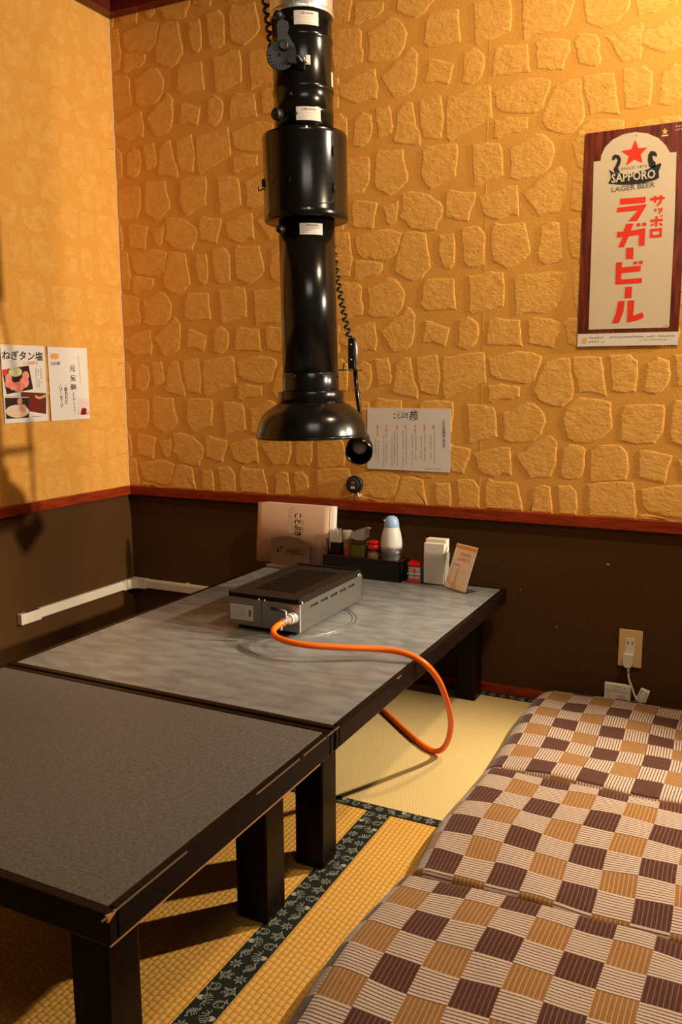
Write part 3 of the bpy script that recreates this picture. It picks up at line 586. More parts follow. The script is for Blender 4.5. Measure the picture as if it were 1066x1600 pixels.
MB().box(on(1.535, -.98, .108) - V(.006, .006, .008), on(1.535, -.98, .108) + V(.006, .006, .012), .002).tube([on(1.525, -.99, .110), on(1.522, -1, .122), on(1.532, -1, .124)], .0018, 6).done('side_catch', 'black_plastic', hs_)
up = turn('outer_tube', [(1.655, .0758), (1.700, .0758), (1.701, .0768), (1.712, .0768), (1.713, .0758), (1.752, .0758), (1.756, .0785), (1.761, .0795), (1.766, .0785), (1.770, .0762), (1.872, .0762), (1.876, .0785), (1.881, .0797), (1.886, .0785), (1.890, .0762), (1.950, .0762)])
foil = turn('foil_sleeve', [(1.938, .0778), (1.940, .0792), (2.02, .0800), (2.10, .0790), (2.30, .080), (2.499, .080)], 'foil')
turn('sleeve_band', [(1.938, .0800), (1.943, .0812), (1.948, .0800)], 'foil', cap=False, parent=foil)
def patch(z0, z1, s0, s1, r_, name, mat, parent, n=8):
    vs, fs = [], []
    for i in range(n + 1):
        s = s0 + (s1 - s0) * i / n
        vs += [on(z0, s, r_), on(z1, s, r_)]
    for i in range(n): fs.append((2 * i, 2 * i + 2, 2 * i + 3, 2 * i + 1))
    return MB().add(vs, fs, True).done(name, mat, parent)
def wrap(mb0, z0, z1, s0, s1, r_):
    """flat print in the unit square bent round the tube"""
    return MB().add([on(z0 + (z1 - z0) * v.z, s0 + (s1 - s0) * v.x, r_) for v in mb0.v], mb0.f)
for z0, z1, r_, par in ((1.898, 1.930, .0768, up), (1.676, 1.708, .0774, up), (1.402, 1.430, .0744, low)):
    l = patch(z0, z1, -.25, .54, r_, 'caution_label', 'sticker', par)
    t = MB(); fit_text(t, '⚠注意 CAUTION', (.22, 0, .70), (.80, 0, .70), (.22, 0, .92), .01)
    for i, (a, b) in enumerate(((.08, .92), (.2, .72), (.12, .9))): marks(t, (a, 0, .55 - i * .2), (b, 0, .55 - i * .2), (0, 0, 1), .05, 60 + i)
    wrap(t, z0, z1, -.25, .54, r_ + .0004).done('lettering', 'print_grey', l)
l = patch(1.806, 1.828, .11, .25, .0768, 'serial_label', 'sticker', up, 4)
patch(1.772, 1.806, .93, .985, .0768, 'side_label', 'sticker', up, 3)
for s, zz, par, r_ in ((-.60, 1.918, up, .0105), (-.72, 1.692, up, .0145), (-.74, 1.416, low, .0095)):
    dr = on(zz, s, 1) - ax(zz)
    k_ = MB().lathe(on(zz, s, .0735 if par is low else .0765), [(r_ * .6, 0), (r_ * .6, .008), (r_, .009), (r_, .024), (r_ * .8, .027), (r_ * .45, .027), (r_ * .4, .030)], 18, dr).done('clamp_knob', 'black_plastic', par)
for s, zz in ((-.28, 1.912), (-.26, 1.692), (-.42, 1.739)): MB().lathe(on(zz, s, .0762), [(.0045, 0), (.0045, .002), (.0025, .004)], 10, on(zz, s, 1) - ax(zz)).done('screw', 'black_plastic', up)
# damper plate: a bracket with a round notched dial, standing off the tube
eR = V(math.cos(FI + pi / 2), math.sin(FI + pi / 2), 0); eF = V(math.cos(FI), math.sin(FI), 0)
O = ax(1.85) + eF * .078 - eR * .040
def dp(a, b, c=0): return O + eR * a + V(0, 0, b) + eF * c
armp = [(-.022, .045), (-.018, .054), (-.006, .057), (.006, .052), (.008, .040), (.004, .028), (.010, .015), (.020, .000), (.024, -.018), (.020, -.040), (-.018, -.040), (-.024, -.010), (-.020, .015)]
ar = MB().prism([dp(a, b, -.004) for a, b in armp], eF * .007).done('damper_bracket', 'grey_plastic', up)
dial = MB().lathe(dp(-.014, -.028, .004), [(.034, 0), (.034, .005), (.032, .006)], 32, eF).done('damper_dial', 'grey_plastic', up)
for k in range(9):
    a = pi * (1.0 + k * .1); MB().tube([dp(-.014 + .018 * math.cos(a), -.028 + .018 * math.sin(a), .0106), dp(-.014 + .029 * math.cos(a), -.028 + .029 * math.sin(a), .0106)], .0009, 5).done('dial_mark', 'black_plastic', dial)
MB().lathe(dp(-.006, -.006, .009), [(.012, 0), (.012, .008), (.008, .009), (.007, .008)], 18, eF).done('dial_knob', 'black_plastic', dial)
MB().prism([dp(.004, -.004, .010), dp(.020, -.012, .012), (dp(.026, -.050, .014)), dp(.004, -.046, .012)], eF * .006).done('dial_guard', 'black_plastic', dial)
MB().box(dp(-.019, -.031, .011), dp(-.012, -.023, .014)).done('pointer', 'photo_brown', dial)
MB().tube([dp(.026, -.026, .004), dp(.036, -.036, .008), dp(.046, -.040, .012), dp(.056, -.047, .012)], .0022, 7).tube([dp(.046, -.040, .012), dp(.042, -.028, .012)], .002, 7).tube([dp(.030, -.028, .008), dp(.040, -.042, .010)], .002, 7).done('damper_linkage', 'chrome', up)
MB().box(dp(.026, -.058, -.006), dp(.046, -.040, .004), .003).done('linkage_block', 'black_plastic', up)
def coil(a, b, turns, R_, r_, bow):
    pts = []; a, b = Vector(a), Vector(b); m = int(turns * 12)
    dd = (b - a).normalized(); e = dd.cross(V(0, 1, 0)).normalized(); f_ = dd.cross(e)
    for i in range(m + 1):
        t = i / m; c = a.lerp(b, t) + Vector(bow) * math.sin(pi * t); q = 2 * pi * turns * t
        pts.append(c + (e * math.cos(q) + f_ * math.sin(q)) * R_)
    return MB().tube(pts, r_, 7)
coil((1.186, -.53, 1.452), (1.2135, -.47, 1.150), 15, .0065, .0034, (-.006, 0, 0)).done('coiled_cord', 'black_plastic', d)
coil((1.035, -.62, 2.10), (1.068, -.62, 1.875), 10, .009, .004, (0, 0, 0)).done('coiled_cord', 'black_plastic', d)

# spotlight hung beside the hood
s_ = thing('spotlight', (1.238, -.45, .80), 'small black spotlight on a thin rod beside the exhaust hood', 'spotlight')
MB().box((1.2015, -.458, 1.066), (1.2235, -.444, 1.152), .003).done('switch_box', 'black_plastic', s_)
MB().lathe((1.223, -.451, 1.078), [(.002, 0), (.006, .012), (.008, .033), (.006, .056), (.002, .068)], 14).done('switch_cover', 'steel', s_)
for zz in (1.134, 1.092): MB().lathe((1.2125, -.458, zz), [(.003, 0), (.002, .002)], 10, (.3, -1, 0)).done('screw', 'chrome', s_)
MB().box((1.155, -.552, 1.061), (1.2375, -.440, 1.064)).done('bracket_plate', 'black_paint', s_)
MB().tube([(1.190, -.462, 1.066), (1.191, -.462, 1.082), (1.200, -.458, 1.086)], .0016, 6).done('wire_hook', 'black_plastic', s_)
MB().tube([(1.221, -.45, 1.066), (1.228, -.45, .99), (1.238, -.45, .928), (1.239, -.45, .876)], .0062, 12).done('rod', 'black_paint', s_)
la = V(.30, -.86, -.40).normalized(); lc = V(1.234, -.435, .867)
MB().lathe(lc, [(.012, -.012), (.020, -.010), (.025, 0), (.027, .028), (.033, .045), (.0385, .052), (.0385, .084), (.0365, .084), (.0355, .055), (.024, .03)], 30, la, True, False).done('lamp_shade', 'black_paint', s_)
MB().lathe(lc, [(.001, .024), (.022, .026), (.0225, .050), (.019, .058), (.010, .063), (.001, .064)], 22, la).done('bulb', 'bulb_glass', s_)
MB().tube([(1.238, -.45, .896), lc - la * .006], .009, 12).done('swivel', 'black_plastic', s_)

# ================================================================== prints on the walls
D = json.loads('''{"poster":{"red":[[[1.8569,1.5474],[1.9277,1.5463],[1.9273,1.5297],[1.8576,1.531]],[[1.8495,1.5232],[1.9316,1.526],[1.9298,1.5212],[1.9069,1.4814],[1.8826,1.4834],[1.9076,1.5106],[1.8497,1.5101]],[[1.8526,1.4561],[1.8704,1.4556],[1.877,1.4762],[1.898,1.4758],[1.8914,1.4565],[1.9308,1.4606],[1.9311,1.4114],[1.9145,1.4126],[1.9138,1.443],[1.8859,1.4409],[1.8746,1.4119],[1.8576,1.4123],[1.869,1.44],[1.8533,1.4399]],[[1.9064,1.4751],[1.9163,1.4756],[1.9168,1.4667],[1.9068,1.4663]],[[1.9217,1.4756],[1.9321,1.4756],[1.9325,1.4667],[1.9222,1.4663]],[[1.8802,1.409],[1.9012,1.4093],[1.9015,1.377],[1.8808,1.3774]],[[1.854,1.3696],[1.871,1.3703],[1.8708,1.3553],[1.9234,1.3577],[1.9234,1.3416],[1.8708,1.3386],[1.8711,1.3213],[1.9281,1.3221],[1.9288,1.3084],[1.8547,1.307]],[[1.9023,1.3692],[1.9132,1.3698],[1.9128,1.3618],[1.9027,1.3607]],[[1.9174,1.37],[1.9282,1.3706],[1.9282,1.3617],[1.9178,1.3611]],[[1.8828,1.2987],[1.9023,1.2995],[1.9017,1.2676],[1.8826,1.2667]],[[1.8646,1.2593],[1.8838,1.2602],[1.8818,1.2307],[1.8704,1.1971],[1.8502,1.1959],[1.8605,1.2271]],[[1.8915,1.2599],[1.9105,1.2608],[1.9093,1.2167],[1.9341,1.2258],[1.9391,1.2105],[1.9205,1.2024],[1.8923,1.1972]],[[1.939,1.5419],[1.9492,1.5422],[1.949,1.5463],[1.9559,1.5465],[1.9561,1.5428],[1.9646,1.5428],[1.9644,1.547],[1.9713,1.5467],[1.9716,1.5422],[1.9789,1.5415],[1.9784,1.535],[1.9719,1.5347],[1.9704,1.5258],[1.9618,1.5183],[1.9553,1.5189],[1.9645,1.5296],[1.9647,1.5346],[1.9565,1.5345],[1.9565,1.5279],[1.9499,1.5277],[1.9496,1.5343],[1.9394,1.534]],[[1.9516,1.511],[1.9569,1.5121],[1.9585,1.5037],[1.9537,1.5025]],[[1.9613,1.513],[1.9662,1.513],[1.9675,1.5042],[1.9634,1.5033]],[[1.9703,1.5126],[1.9755,1.513],[1.9736,1.5028],[1.9678,1.4971],[1.9622,1.4955],[1.9675,1.5034]],[[1.9428,1.4826],[1.9555,1.4824],[1.9559,1.4907],[1.9629,1.4901],[1.9629,1.4826],[1.9767,1.4827],[1.9771,1.4756],[1.9628,1.4756],[1.9623,1.4623],[1.9557,1.4628],[1.9559,1.4757],[1.9432,1.4755]],[[1.9487,1.4717],[1.9532,1.4726],[1.9515,1.4652],[1.9429,1.4647]],[[1.9667,1.4715],[1.9724,1.4719],[1.9777,1.464],[1.9704,1.4637]],[[1.9701,1.4928],[1.9753,1.4932],[1.9756,1.4882],[1.9708,1.4878]],[[1.9433,1.4567],[1.976,1.4579],[1.976,1.4496],[1.9437,1.4491]],[[1.9434,1.44],[1.9761,1.4396],[1.9761,1.4321],[1.9433,1.432]],[[1.9437,1.4491],[1.9511,1.4494],[1.9508,1.4394],[1.9434,1.44]],[[1.9691,1.4493],[1.976,1.4496],[1.9761,1.4396],[1.9692,1.4393]],[[1.8911,1.7045],[1.9013,1.68],[1.9251,1.6793],[1.9083,1.6628],[1.9144,1.6392],[1.8912,1.6508],[1.8691,1.6358],[1.8754,1.6612],[1.855,1.6779],[1.8816,1.6798]]],"panel":[[[1.7976,1.6574],[1.7991,1.6719],[1.8088,1.6937],[1.8291,1.712],[1.8579,1.7229],[1.8909,1.7249],[1.924,1.7168],[1.9532,1.7011],[1.9744,1.6783],[1.9854,1.6589],[2.0026,1.6582],[2.0075,1.4732],[2.0089,1.1833],[2.005,1.18],[1.7837,1.1802],[1.7834,1.1878],[1.7809,1.4916],[1.7783,1.6574]]],"strip":[[[1.7565,1.1697],[2.0332,1.1732],[2.0341,1.1334],[1.7557,1.1311]]],"banner":[[[1.8213,1.6318],[1.8375,1.6197],[1.8629,1.6158],[1.8942,1.6158],[1.9289,1.6204],[1.9468,1.6287],[1.9627,1.6339],[1.965,1.6288],[1.9586,1.6111],[1.9607,1.5945],[1.9508,1.5894],[1.9225,1.584],[1.8937,1.5827],[1.8602,1.5852],[1.8218,1.5919],[1.8288,1.6059],[1.8269,1.6208]],[[1.8373,1.6709],[1.8488,1.6671],[1.8547,1.6573],[1.8533,1.643],[1.8475,1.6324],[1.8544,1.6183],[1.8396,1.6199],[1.8349,1.6304],[1.8416,1.6421],[1.8452,1.6542],[1.8407,1.6609],[1.8351,1.6553],[1.8295,1.6559],[1.8304,1.6658]],[[1.9346,1.6688],[1.9448,1.6668],[1.9521,1.6586],[1.9509,1.6507],[1.9442,1.6555],[1.9394,1.654],[1.9424,1.6435],[1.9492,1.6366],[1.9499,1.6243],[1.9369,1.6228],[1.9318,1.6283],[1.9276,1.6451],[1.9285,1.6605]]],"ystar":[[[1.9691,1.7265],[1.9718,1.7197],[1.9774,1.719],[1.9733,1.7151],[1.9756,1.708],[1.9702,1.7123],[1.9648,1.7093],[1.966,1.716],[1.9614,1.7202],[1.967,1.7203]]],"yline":[[[1.9617,1.7073],[1.9785,1.7073],[1.9786,1.7044],[1.9618,1.7045]]],"gold":[[[1.7683,1.1546],[1.7726,1.159],[1.778,1.1567],[1.7796,1.1499],[1.7778,1.141],[1.7734,1.1393],[1.7683,1.1434]]]},"poster_txt":{"sapporo":[[1.8311,1.5931],[1.9506,1.5943],[1.83,1.6175]],"lager":[[1.8323,1.567],[1.951,1.5705],[1.8316,1.5813]],"since":[[1.8554,1.6249],[1.927,1.6263],[1.855,1.6324]]},"poster_c":[[1.7515,1.7318],[1.7557,1.1311],[2.0341,1.1334]],"a4_c":[[1.0531,0.9382],[1.3532,0.9419],[1.3568,0.7341],[1.0606,0.7249]],"a4_txt":{"ko":[[1.152,0.904],[1.2052,0.9082],[1.1518,0.9227]],"en":[[1.2105,0.9019],[1.2386,0.903],[1.2102,0.93]]},"a4_en":[[1.2248,0.9168],[1.2405,0.917]],"a4_cols":[[[1.2995,0.8649],[1.301,0.7598]],[[1.2869,0.8519],[1.2879,0.7721]],[[1.2658,0.8593],[1.2669,0.7648]],[[1.2523,0.8478],[1.2531,0.7739]],[[1.2334,0.8473],[1.2343,0.7668]],[[1.2206,0.8533],[1.2217,0.7468]],[[1.1997,0.8673],[1.2008,0.7491]],[[1.1876,0.8654],[1.1886,0.7388]],[[1.1663,0.8633],[1.1671,0.7444]],[[1.1557,0.8646],[1.1564,0.7538]],[[1.1471,0.8417],[1.1476,0.7436]],[[1.1268,0.8558],[1.1273,0.7493]],[[1.1169,0.8458],[1.1173,0.7423]],[[1.0965,0.837],[1.0969,0.7415]],[[1.0865,0.8335],[1.0866,0.7774]]],"a4_red":[["・お肉",[1.2957,0.8949],[1.296,0.8727]],["・生タン",[1.2636,0.8943],[1.264,0.8609]],["・ホルモン",[1.2312,0.8936],[1.2317,0.8504]],["・たれ",[1.1967,0.8929],[1.1969,0.8704]],["・冷麺",[1.1661,0.8923],[1.1663,0.8665]],["・キムチ",[1.1266,0.8916],[1.1268,0.8574]],["・生マッコリ",[1.0939,0.8909],[1.094,0.8402]]],"a4_title":[[1.3307,0.9034],[1.3338,0.8104]],"a4_foot":[[1.2672,0.739],[1.3282,0.7411]],"k1_c":[[-0.6101,1.1551],[-0.4212,1.1535],[-0.4184,0.8953],[-0.6141,0.8956]],"k2_c":[[-0.4067,1.153],[-0.2118,1.1533],[-0.2118,0.8923],[-0.4058,0.8938]],"k1":{"dark":[[[-0.6112,1.0718],[-0.4956,1.0871],[-0.4821,1.0067],[-0.5985,0.9914]],[[-0.6069,0.9803],[-0.5025,0.9779],[-0.508,0.9104],[-0.6072,0.9102]]],"brown":[[[-0.5372,0.9984],[-0.4235,0.9917],[-0.4292,0.9195],[-0.5062,0.9319],[-0.5024,0.9794],[-0.5378,0.9817]]],"redc":[[[-0.6112,1.0718],[-0.5859,1.0744],[-0.5924,1.0557],[-0.6092,1.0507]]],"meat":[[[-0.499,0.9809],[-0.4548,0.9643],[-0.4596,0.9301],[-0.4903,0.9297],[-0.5015,0.9502]]],"finger":[[[-0.4776,0.9866],[-0.4556,0.9799],[-0.4259,0.988],[-0.4266,0.9793],[-0.4584,0.9712],[-0.4743,0.9772]]]},"k1_el":{"green":[[[-0.5562,1.0647],[-0.5271,1.0648],[-0.5549,1.0802]]],"pink":[[[-0.5864,1.0453],[-0.572,1.0453],[-0.5852,1.0601]],[[-0.586,1.0275],[-0.5689,1.0274],[-0.5848,1.0423]],[[-0.5696,1.0184],[-0.5523,1.0182],[-0.5685,1.0318]],[[-0.5468,1.0151],[-0.5233,1.0148],[-0.5453,1.0326]],[[-0.5201,1.03],[-0.4995,1.0298],[-0.5186,1.0488]],[[-0.5123,1.0527],[-0.4972,1.0527],[-0.5111,1.0679]]],"bowl":[[[-0.5574,0.9338],[-0.507,0.9319],[-0.5556,0.9555]]],"rice":[[[-0.5577,0.9292],[-0.5126,0.9275],[-0.5564,0.9458]]],"shrimp":[[[-0.5449,0.9667],[-0.534,0.9664],[-0.5439,0.9788]],[[-0.5331,0.9435],[-0.5181,0.943],[-0.532,0.9572]]]},"k1_txt":{"negi":[[-0.6083,1.1056],[-0.4305,1.1045],[-0.6058,1.1357]],"yen":[[-0.5165,1.0884],[-0.4581,1.0881],[-0.5155,1.1011]]},"k1_cols":[[[-0.4423,1.0852],[-0.4423,1.0077]],[[-0.4538,1.0795],[-0.4538,1.0084]],[[-0.4641,1.0795],[-0.4643,1.0095]]],"k1_rows":[[[-0.6047,0.9841],[-0.5424,0.9833]],[[-0.4936,0.9134],[-0.4444,0.9123]]],"k2_el":{"pig":[[[-0.3762,1.1204],[-0.3564,1.1208],[-0.3756,1.1286]],[[-0.3875,1.1183],[-0.3789,1.1185],[-0.387,1.1236]],[[-0.3584,1.1176],[-0.3528,1.1177],[-0.3581,1.122]],[[-0.3846,1.1115],[-0.3816,1.1115],[-0.3844,1.1143]],[[-0.3683,1.1121],[-0.3653,1.1121],[-0.3681,1.1149]]]},"k2_big":[[[-0.3052,1.0666],[-0.2772,1.0667],[-0.3035,1.0891]],[[-0.3042,1.0323],[-0.2761,1.0322],[-0.3024,1.0559]],[[-0.3055,1.0019],[-0.2748,1.0015],[-0.304,1.022]]],"k2_small":[[-0.397,1.0881],[-0.3497,1.0902],[-0.396,1.1007]],"k2_cols":[["・豚カルビ",[-0.3283,1.0254],[-0.3281,0.9518]],["・ソーセージ",[-0.3533,1.0256],[-0.3525,0.939]]],"k2_mark":[[[-0.2578,1.126],[-0.2538,1.0242]]],"k2_wo":[[-0.2914,0.9926],[-0.2895,0.9133]],"k2_arc":[[-0.3959,1.1294],[-0.349,1.1273]],"k2_photo":{"pale":[[[-0.267,0.9708],[-0.2139,0.9612],[-0.2164,0.9077],[-0.2771,0.9085]]],"red":[[[-0.2536,0.9324],[-0.2417,0.9353],[-0.228,0.9299],[-0.2342,0.9091],[-0.2622,0.9102]]],"salmon":[[[-0.236,0.9168],[-0.2192,0.9212],[-0.2173,0.9084],[-0.2342,0.9091]]],"leaf":[[[-0.2742,0.9232],[-0.2694,0.9247],[-0.2673,0.9164],[-0.2749,0.9134]]]}}''')
RX, RY, UPZ = V(1, 0, 0), V(0, 1, 0), V(0, 0, 1)
def bk(q, y): return V(q[0], y, q[1])       # back wall
def lf(q, x): return V(x, q[0], q[1])       # left wall
def flat(polys, f, lay): 
    mb = MB()
    for pl in polys: mb.add([f(q, lay) for q in pl], [list(range(len(pl)))])
    return mb
# beer poster
yP = -.0062
po = thing('wall_poster', (1.893, 0, 1.13), 'tall wood-framed lager beer poster with red star and red lettering', 'poster')
x0, x1, z0, z1 = 1.752, 2.035, 1.131, 1.738
MB().box((x0, yP, z0), (x1, -.0042, z1)).done('paper', 'poster_wood', po)
MB().box((x0, yP - .0003, z0), (x1, yP, z0 + .037)).done('bottom_strip', 'poster_white', po)
PP = D['poster']
pan = flat(PP['panel'], bk, yP - .0016); n = len(PP['panel'][0])
panel = MB().prism([bk(q, yP) for q in PP['panel'][0]], (0, -.0016, 0)).done('cream_panel', 'poster_cream', po)
L1 = yP - .0020
for i0, i1 in ((0, 2), (2, 5), (5, 6), (6, 9), (9, 10), (10, 12), (12, 13), (13, 16), (16, 20), (20, 24)): flat(PP['red'][i0:i1], bk, L1).done('red_character', 'print_red', panel)
flat(PP['red'][24:], bk, L1).done('red_star', 'print_red', panel)
flat(PP['banner'], bk, L1).done('banner', 'print_black', panel)
PT = D['poster_txt']
fit_text(MB(), 'SAPPORO', *[bk(q, L1 - .0004) for q in PT['sapporo']], bold=.02).done('banner_lettering', 'print_pale', panel)
fit_text(MB(), 'LAGER BEER', *[bk(q, L1) for q in PT['lager']], bold=.015).done('lager_lettering', 'print_grey', panel)
fit_text(MB(), 'SINCE 1876', *[bk(q, L1) for q in PT['since']]).done('since_lettering', 'print_grey', panel)
for q in ((1.893, 1.715), (1.774, 1.645), (2.010, 1.640), (1.778, 1.186), (2.001, 1.186)):
    MB().lathe(bk(q, L1), [(.0016, 0), (.0016, .0004)], 8, (0, -1, 0)).done('nail_head', 'bronze_plate', panel)
flat(PP['ystar'] , bk, yP - .0004).done('yellow_star', 'gold_print', po)
mb = flat(PP['yline'], bk, yP - .0004)
marks(mb, bk((1.997, 1.726), yP - .0004), bk((2.028, 1.727), yP - .0004), UPZ, .0065, 3); marks(mb, bk((1.997, 1.717), yP - .0004), bk((2.032, 1.718), yP - .0004), UPZ, .0065, 4)
mb.done('small_print', 'poster_white', po)
flat(PP['gold'], bk, yP - .0008).done('gold_mark', 'gold_print', po)
mb = MB(); yl = yP - .0008
marks(mb, V(1.785, yl, 1.156), V(2.025, yl, 1.156), UPZ, .0075, 5); marks(mb, V(1.785, yl, 1.144), V(1.83, yl, 1.144), UPZ, .0075, 6); marks(mb, V(1.93, yl, 1.147), V(2.025, yl, 1.147), UPZ, .0055, 7)
mb.done('small_print', 'print_grey', po)

# notice beside the lamp
an = thing('wall_notice', (1.205, 0, .73), 'white landscape notice with columns of red and black Japanese writing', 'notice')
MB().box((1.055, -.0052, .731), (1.355, -.0042, .940)).done('paper', 'white_paper', an)
yl = -.0056; f = lambda q: bk(q, yl)
mb = fit_text(MB(), 'ことぶき', *[f(q) for q in D['a4_txt']['ko']], bold=.012); fit_text(mb, '苑', *[f(q) for q in D['a4_txt']['en']], bold=.012)
c, e = f(D['a4_en'][0]), f(D['a4_en'][1]); rr = (e - c).length
pts = [c + V(rr * math.cos(a * pi / 20 + 1.9), 0, 1.12 * rr * math.sin(a * pi / 20 + 1.9)) for a in range(-30, 1)]
for a, b in zip(pts, pts[1:]):
    k = (b - a).normalized(); nn = V(-k.z, 0, k.x) * .0007; mb.add([a + nn, b + nn, b - nn, a - nn], [(0, 1, 2, 3)])
marks(mb, V(1.168, yl, .928), V(1.196, yl, .928), UPZ, .0038, 9); marks(mb, V(1.168, yl, .8985), V(1.196, yl, .8985), UPZ, .0022, 10)
mb.done('heading', 'print_black', an); mb = MB()
col_text(mb, 'ことぶき苑のこだわり', f(D['a4_title'][0]), f(D['a4_title'][1]), RX, .0105)
mb.done('title_column', 'print_black', an)
mb = MB()
for i, (a, b) in enumerate(D['a4_cols']): marks(mb, f(a), f(b), RX, .0062, 100 + i, .34)
marks(mb, f(D['a4_foot'][0]), f(D['a4_foot'][1]), UPZ, .0044, 130)
mb.done('body_print', 'print_black', an)
mb = MB()
for t, a, b in D['a4_red']: col_text(mb, t, f(a), f(b), RX, .0082)
mb.done('red_headings', 'print_red', an)

# two menu cards on the left wall
xl = .0058; f = lambda q: lf(q, xl); f2 = lambda q: lf(q, xl + .0003); f3 = lambda q: lf(q, xl + .0006); f4 = lambda q: lf(q, xl + .0009)
k1 = thing('menu_card', (0, -.515, .894), 'white menu card with photos of sliced pink meat and bold black heading', 'menu card', 'cards on the left wall')
MB().box((.0044, -.612, .895), (.0054, -.420, 1.1545)).done('paper', 'white_paper', k1)
K = D['k1']; E_ = D['k1_el']
for name, polys, mat, fn in (('photo', K['dark'][:1], 'photo_dark', f), ('photo', K['dark'][1:], 'photo_dark', f), ('photo', K['brown'], 'photo_brown', f2), ('red_corner', K['redc'], 'print_red', f2), ('grilled_meat', K['meat'], 'photo_meat', f3), ('fingers', K['finger'], 'photo_skin', f4)):
    mb = MB()
    for pl in polys: mb.add([fn(q) for q in pl], [list(range(len(pl)))])
    mb.done(name, mat, k1)
for name, key, mat, fn in (('onion_heap', 'green', 'photo_green', f3), ('bowl', 'bowl', 'photo_bowl', f2), ('rice', 'rice', 'photo_rice', f3), ('shrimp', 'shrimp', 'photo_skin', f4)):
    mb = MB()
    for c, a, b in E_[key]: ellipse(mb, fn(c), fn(a), fn(b))
    mb.done(name, mat, k1)
for i, (c, a, b) in enumerate(E_['pink']):
    g_ = lambda q: lf(q, xl + .0003 + .00005 * i); ellipse(MB(), g_(c), g_(a), g_(b)).done('meat_slice', 'photo_pink', k1)
fit_text(MB(), 'ねぎタン塩', *[f(q) for q in D['k1_txt']['negi']], bold=.021).done('heading', 'print_black', k1)
fit_text(MB(), '1,500円', *[f(q) for q in D['k1_txt']['yen']], bold=.01).done('price', 'print_red', k1)
mb = MB()
for i, (a, b) in enumerate(D['k1_cols']): marks(mb, f(a), f(b), RY, .0075, 200 + i)
for i, (a, b) in enumerate(D['k1_rows']): marks(mb, f(a), f(b), UPZ, .006, 210 + i)
mb.done('small_print', 'print_black', k1)
k2 = thing('menu_card', (0, -.309, .893), 'mostly blank white menu card with an orange pig mark', 'menu card', 'cards on the left wall')
MB().box((.0044, -.406, .8935), (.0054, -.212, 1.153)).done('paper', 'white_paper', k2)
mb = MB()
for i, (c, a, b) in enumerate(D['k2_el']['pig']): g_ = lambda q: lf(q, xl + .0001 * i); ellipse(mb, g_(c), g_(a), g_(b))
mb.done('pig_mark', 'pig_orange', k2)
fit_text(MB(), '元気豚', *[f(q) for q in D['k2_small']], bold=.02).done('mark_lettering', 'teal_print', k2)
mb = MB()
for ch, q in zip('元気豚', D['k2_big']): fit_text(mb, ch, *[f(p) for p in q], bold=.015)
for t, a, b in D['k2_cols']: col_text(mb, t, f(a), f(b), RY, .0165)
col_text(mb, 'を使用してます。', f(D['k2_wo'][0]), f(D['k2_wo'][1]), RY, .0085)
mb.done('writing', 'print_black', k2)
mb = MB()
for i, (a, b) in enumerate(D['k2_mark']): marks(mb, f(a), f(b), RY, .008, 230, .3)
marks(mb, f(D['k2_arc'][0]), f(D['k2_arc'][1]), UPZ, .005, 231)
mb.done('small_print', 'print_grey', k2)
for key, mat, fn in (('pale', 'photo_rose', f), ('red', 'photo_meat', f2), ('salmon', 'photo_pink', f2), ('leaf', 'photo_green', f2)):
    mb = MB()
    for pl in D['k2_photo'][key]: mb.add([fn(q) for q in pl], [list(range(len(pl)))])
    mb.done('photo' if key == 'pale' else 'photo_detail', mat, k2)

# round black gadget on the back wall
rg = thing('wall_gadget', (1.008, 0, .673), 'small round black gadget on the back wall just above the red trim', 'gadget')
MB().lathe((1.008, -.003, .6735), [(.031, 0), (.031, .010), (.029, .014)], 30, (0, -1, 0)).done('case', 'black_plastic', rg)
MB().lathe((1.006, -.017, .6735), [(.024, 0), (.023, .003), (.018, .0035)], 30, (0, -1, 0)).done('face', 'grey_plastic', rg)
MB().lathe((1.006, -.0205, .679), [(.0075, 0), (.006, .0012)], 18, (0, -1, 0)).done('button', 'steel', rg)
MB().box((.999, -.0215, .660), (1.014, -.0205, .6685)).done('sticker', 'sticker', rg)
MB().tube([(1.020, -.010, .646), (1.024, -.013, .638), (1.029, -.015, .632)], .003, 8).done('cord_end', 'white_plastic', rg)
MB().prism([V(1.018, -.002, .634), V(1.036, -.002, .6345), V(1.03, -.002, .641), V(1.024, -.002, .642)], (0, -.006, 0)).done('clip', 'white_plastic', rg)

# white cable raceway round the corner
rw = thing('cable_raceway', (.01, -.01, .2), 'white plastic cable raceway running round the corner behind the table', 'cable raceway')
MB().box((.0, -.585, .203), (.018, -.045, .234), .003).box((.0, -.585, .2295), (.0145, -.045, .2375), .001).done('cover', 'white_plastic', rw)
MB().box((.0, -.612, .199), (.0215, -.520, .2375), .0025).done('end_cap', 'white_plastic', rw)
MB().box((.0, -.083, .200), (.0205, -.030, .239), .002).done('joint', 'white_plastic', rw)
MB().prism([V(0, -.045, .2), V(.0215, -.045, .2), V(.0235, -.036, .2), V(.036, -.0235, .2), V(.075, -.0215, .2), V(.075, 0, .2), V(0, 0, .2)], (0, 0, .039)).done('corner_piece', 'white_plastic', rw)
MB().box((.07, -.018, .203), (1.3, 0, .234), .003).box((.07, -.0145, .2295), (1.3, 0, .2375), .001).done('cover', 'white_plastic', rw)

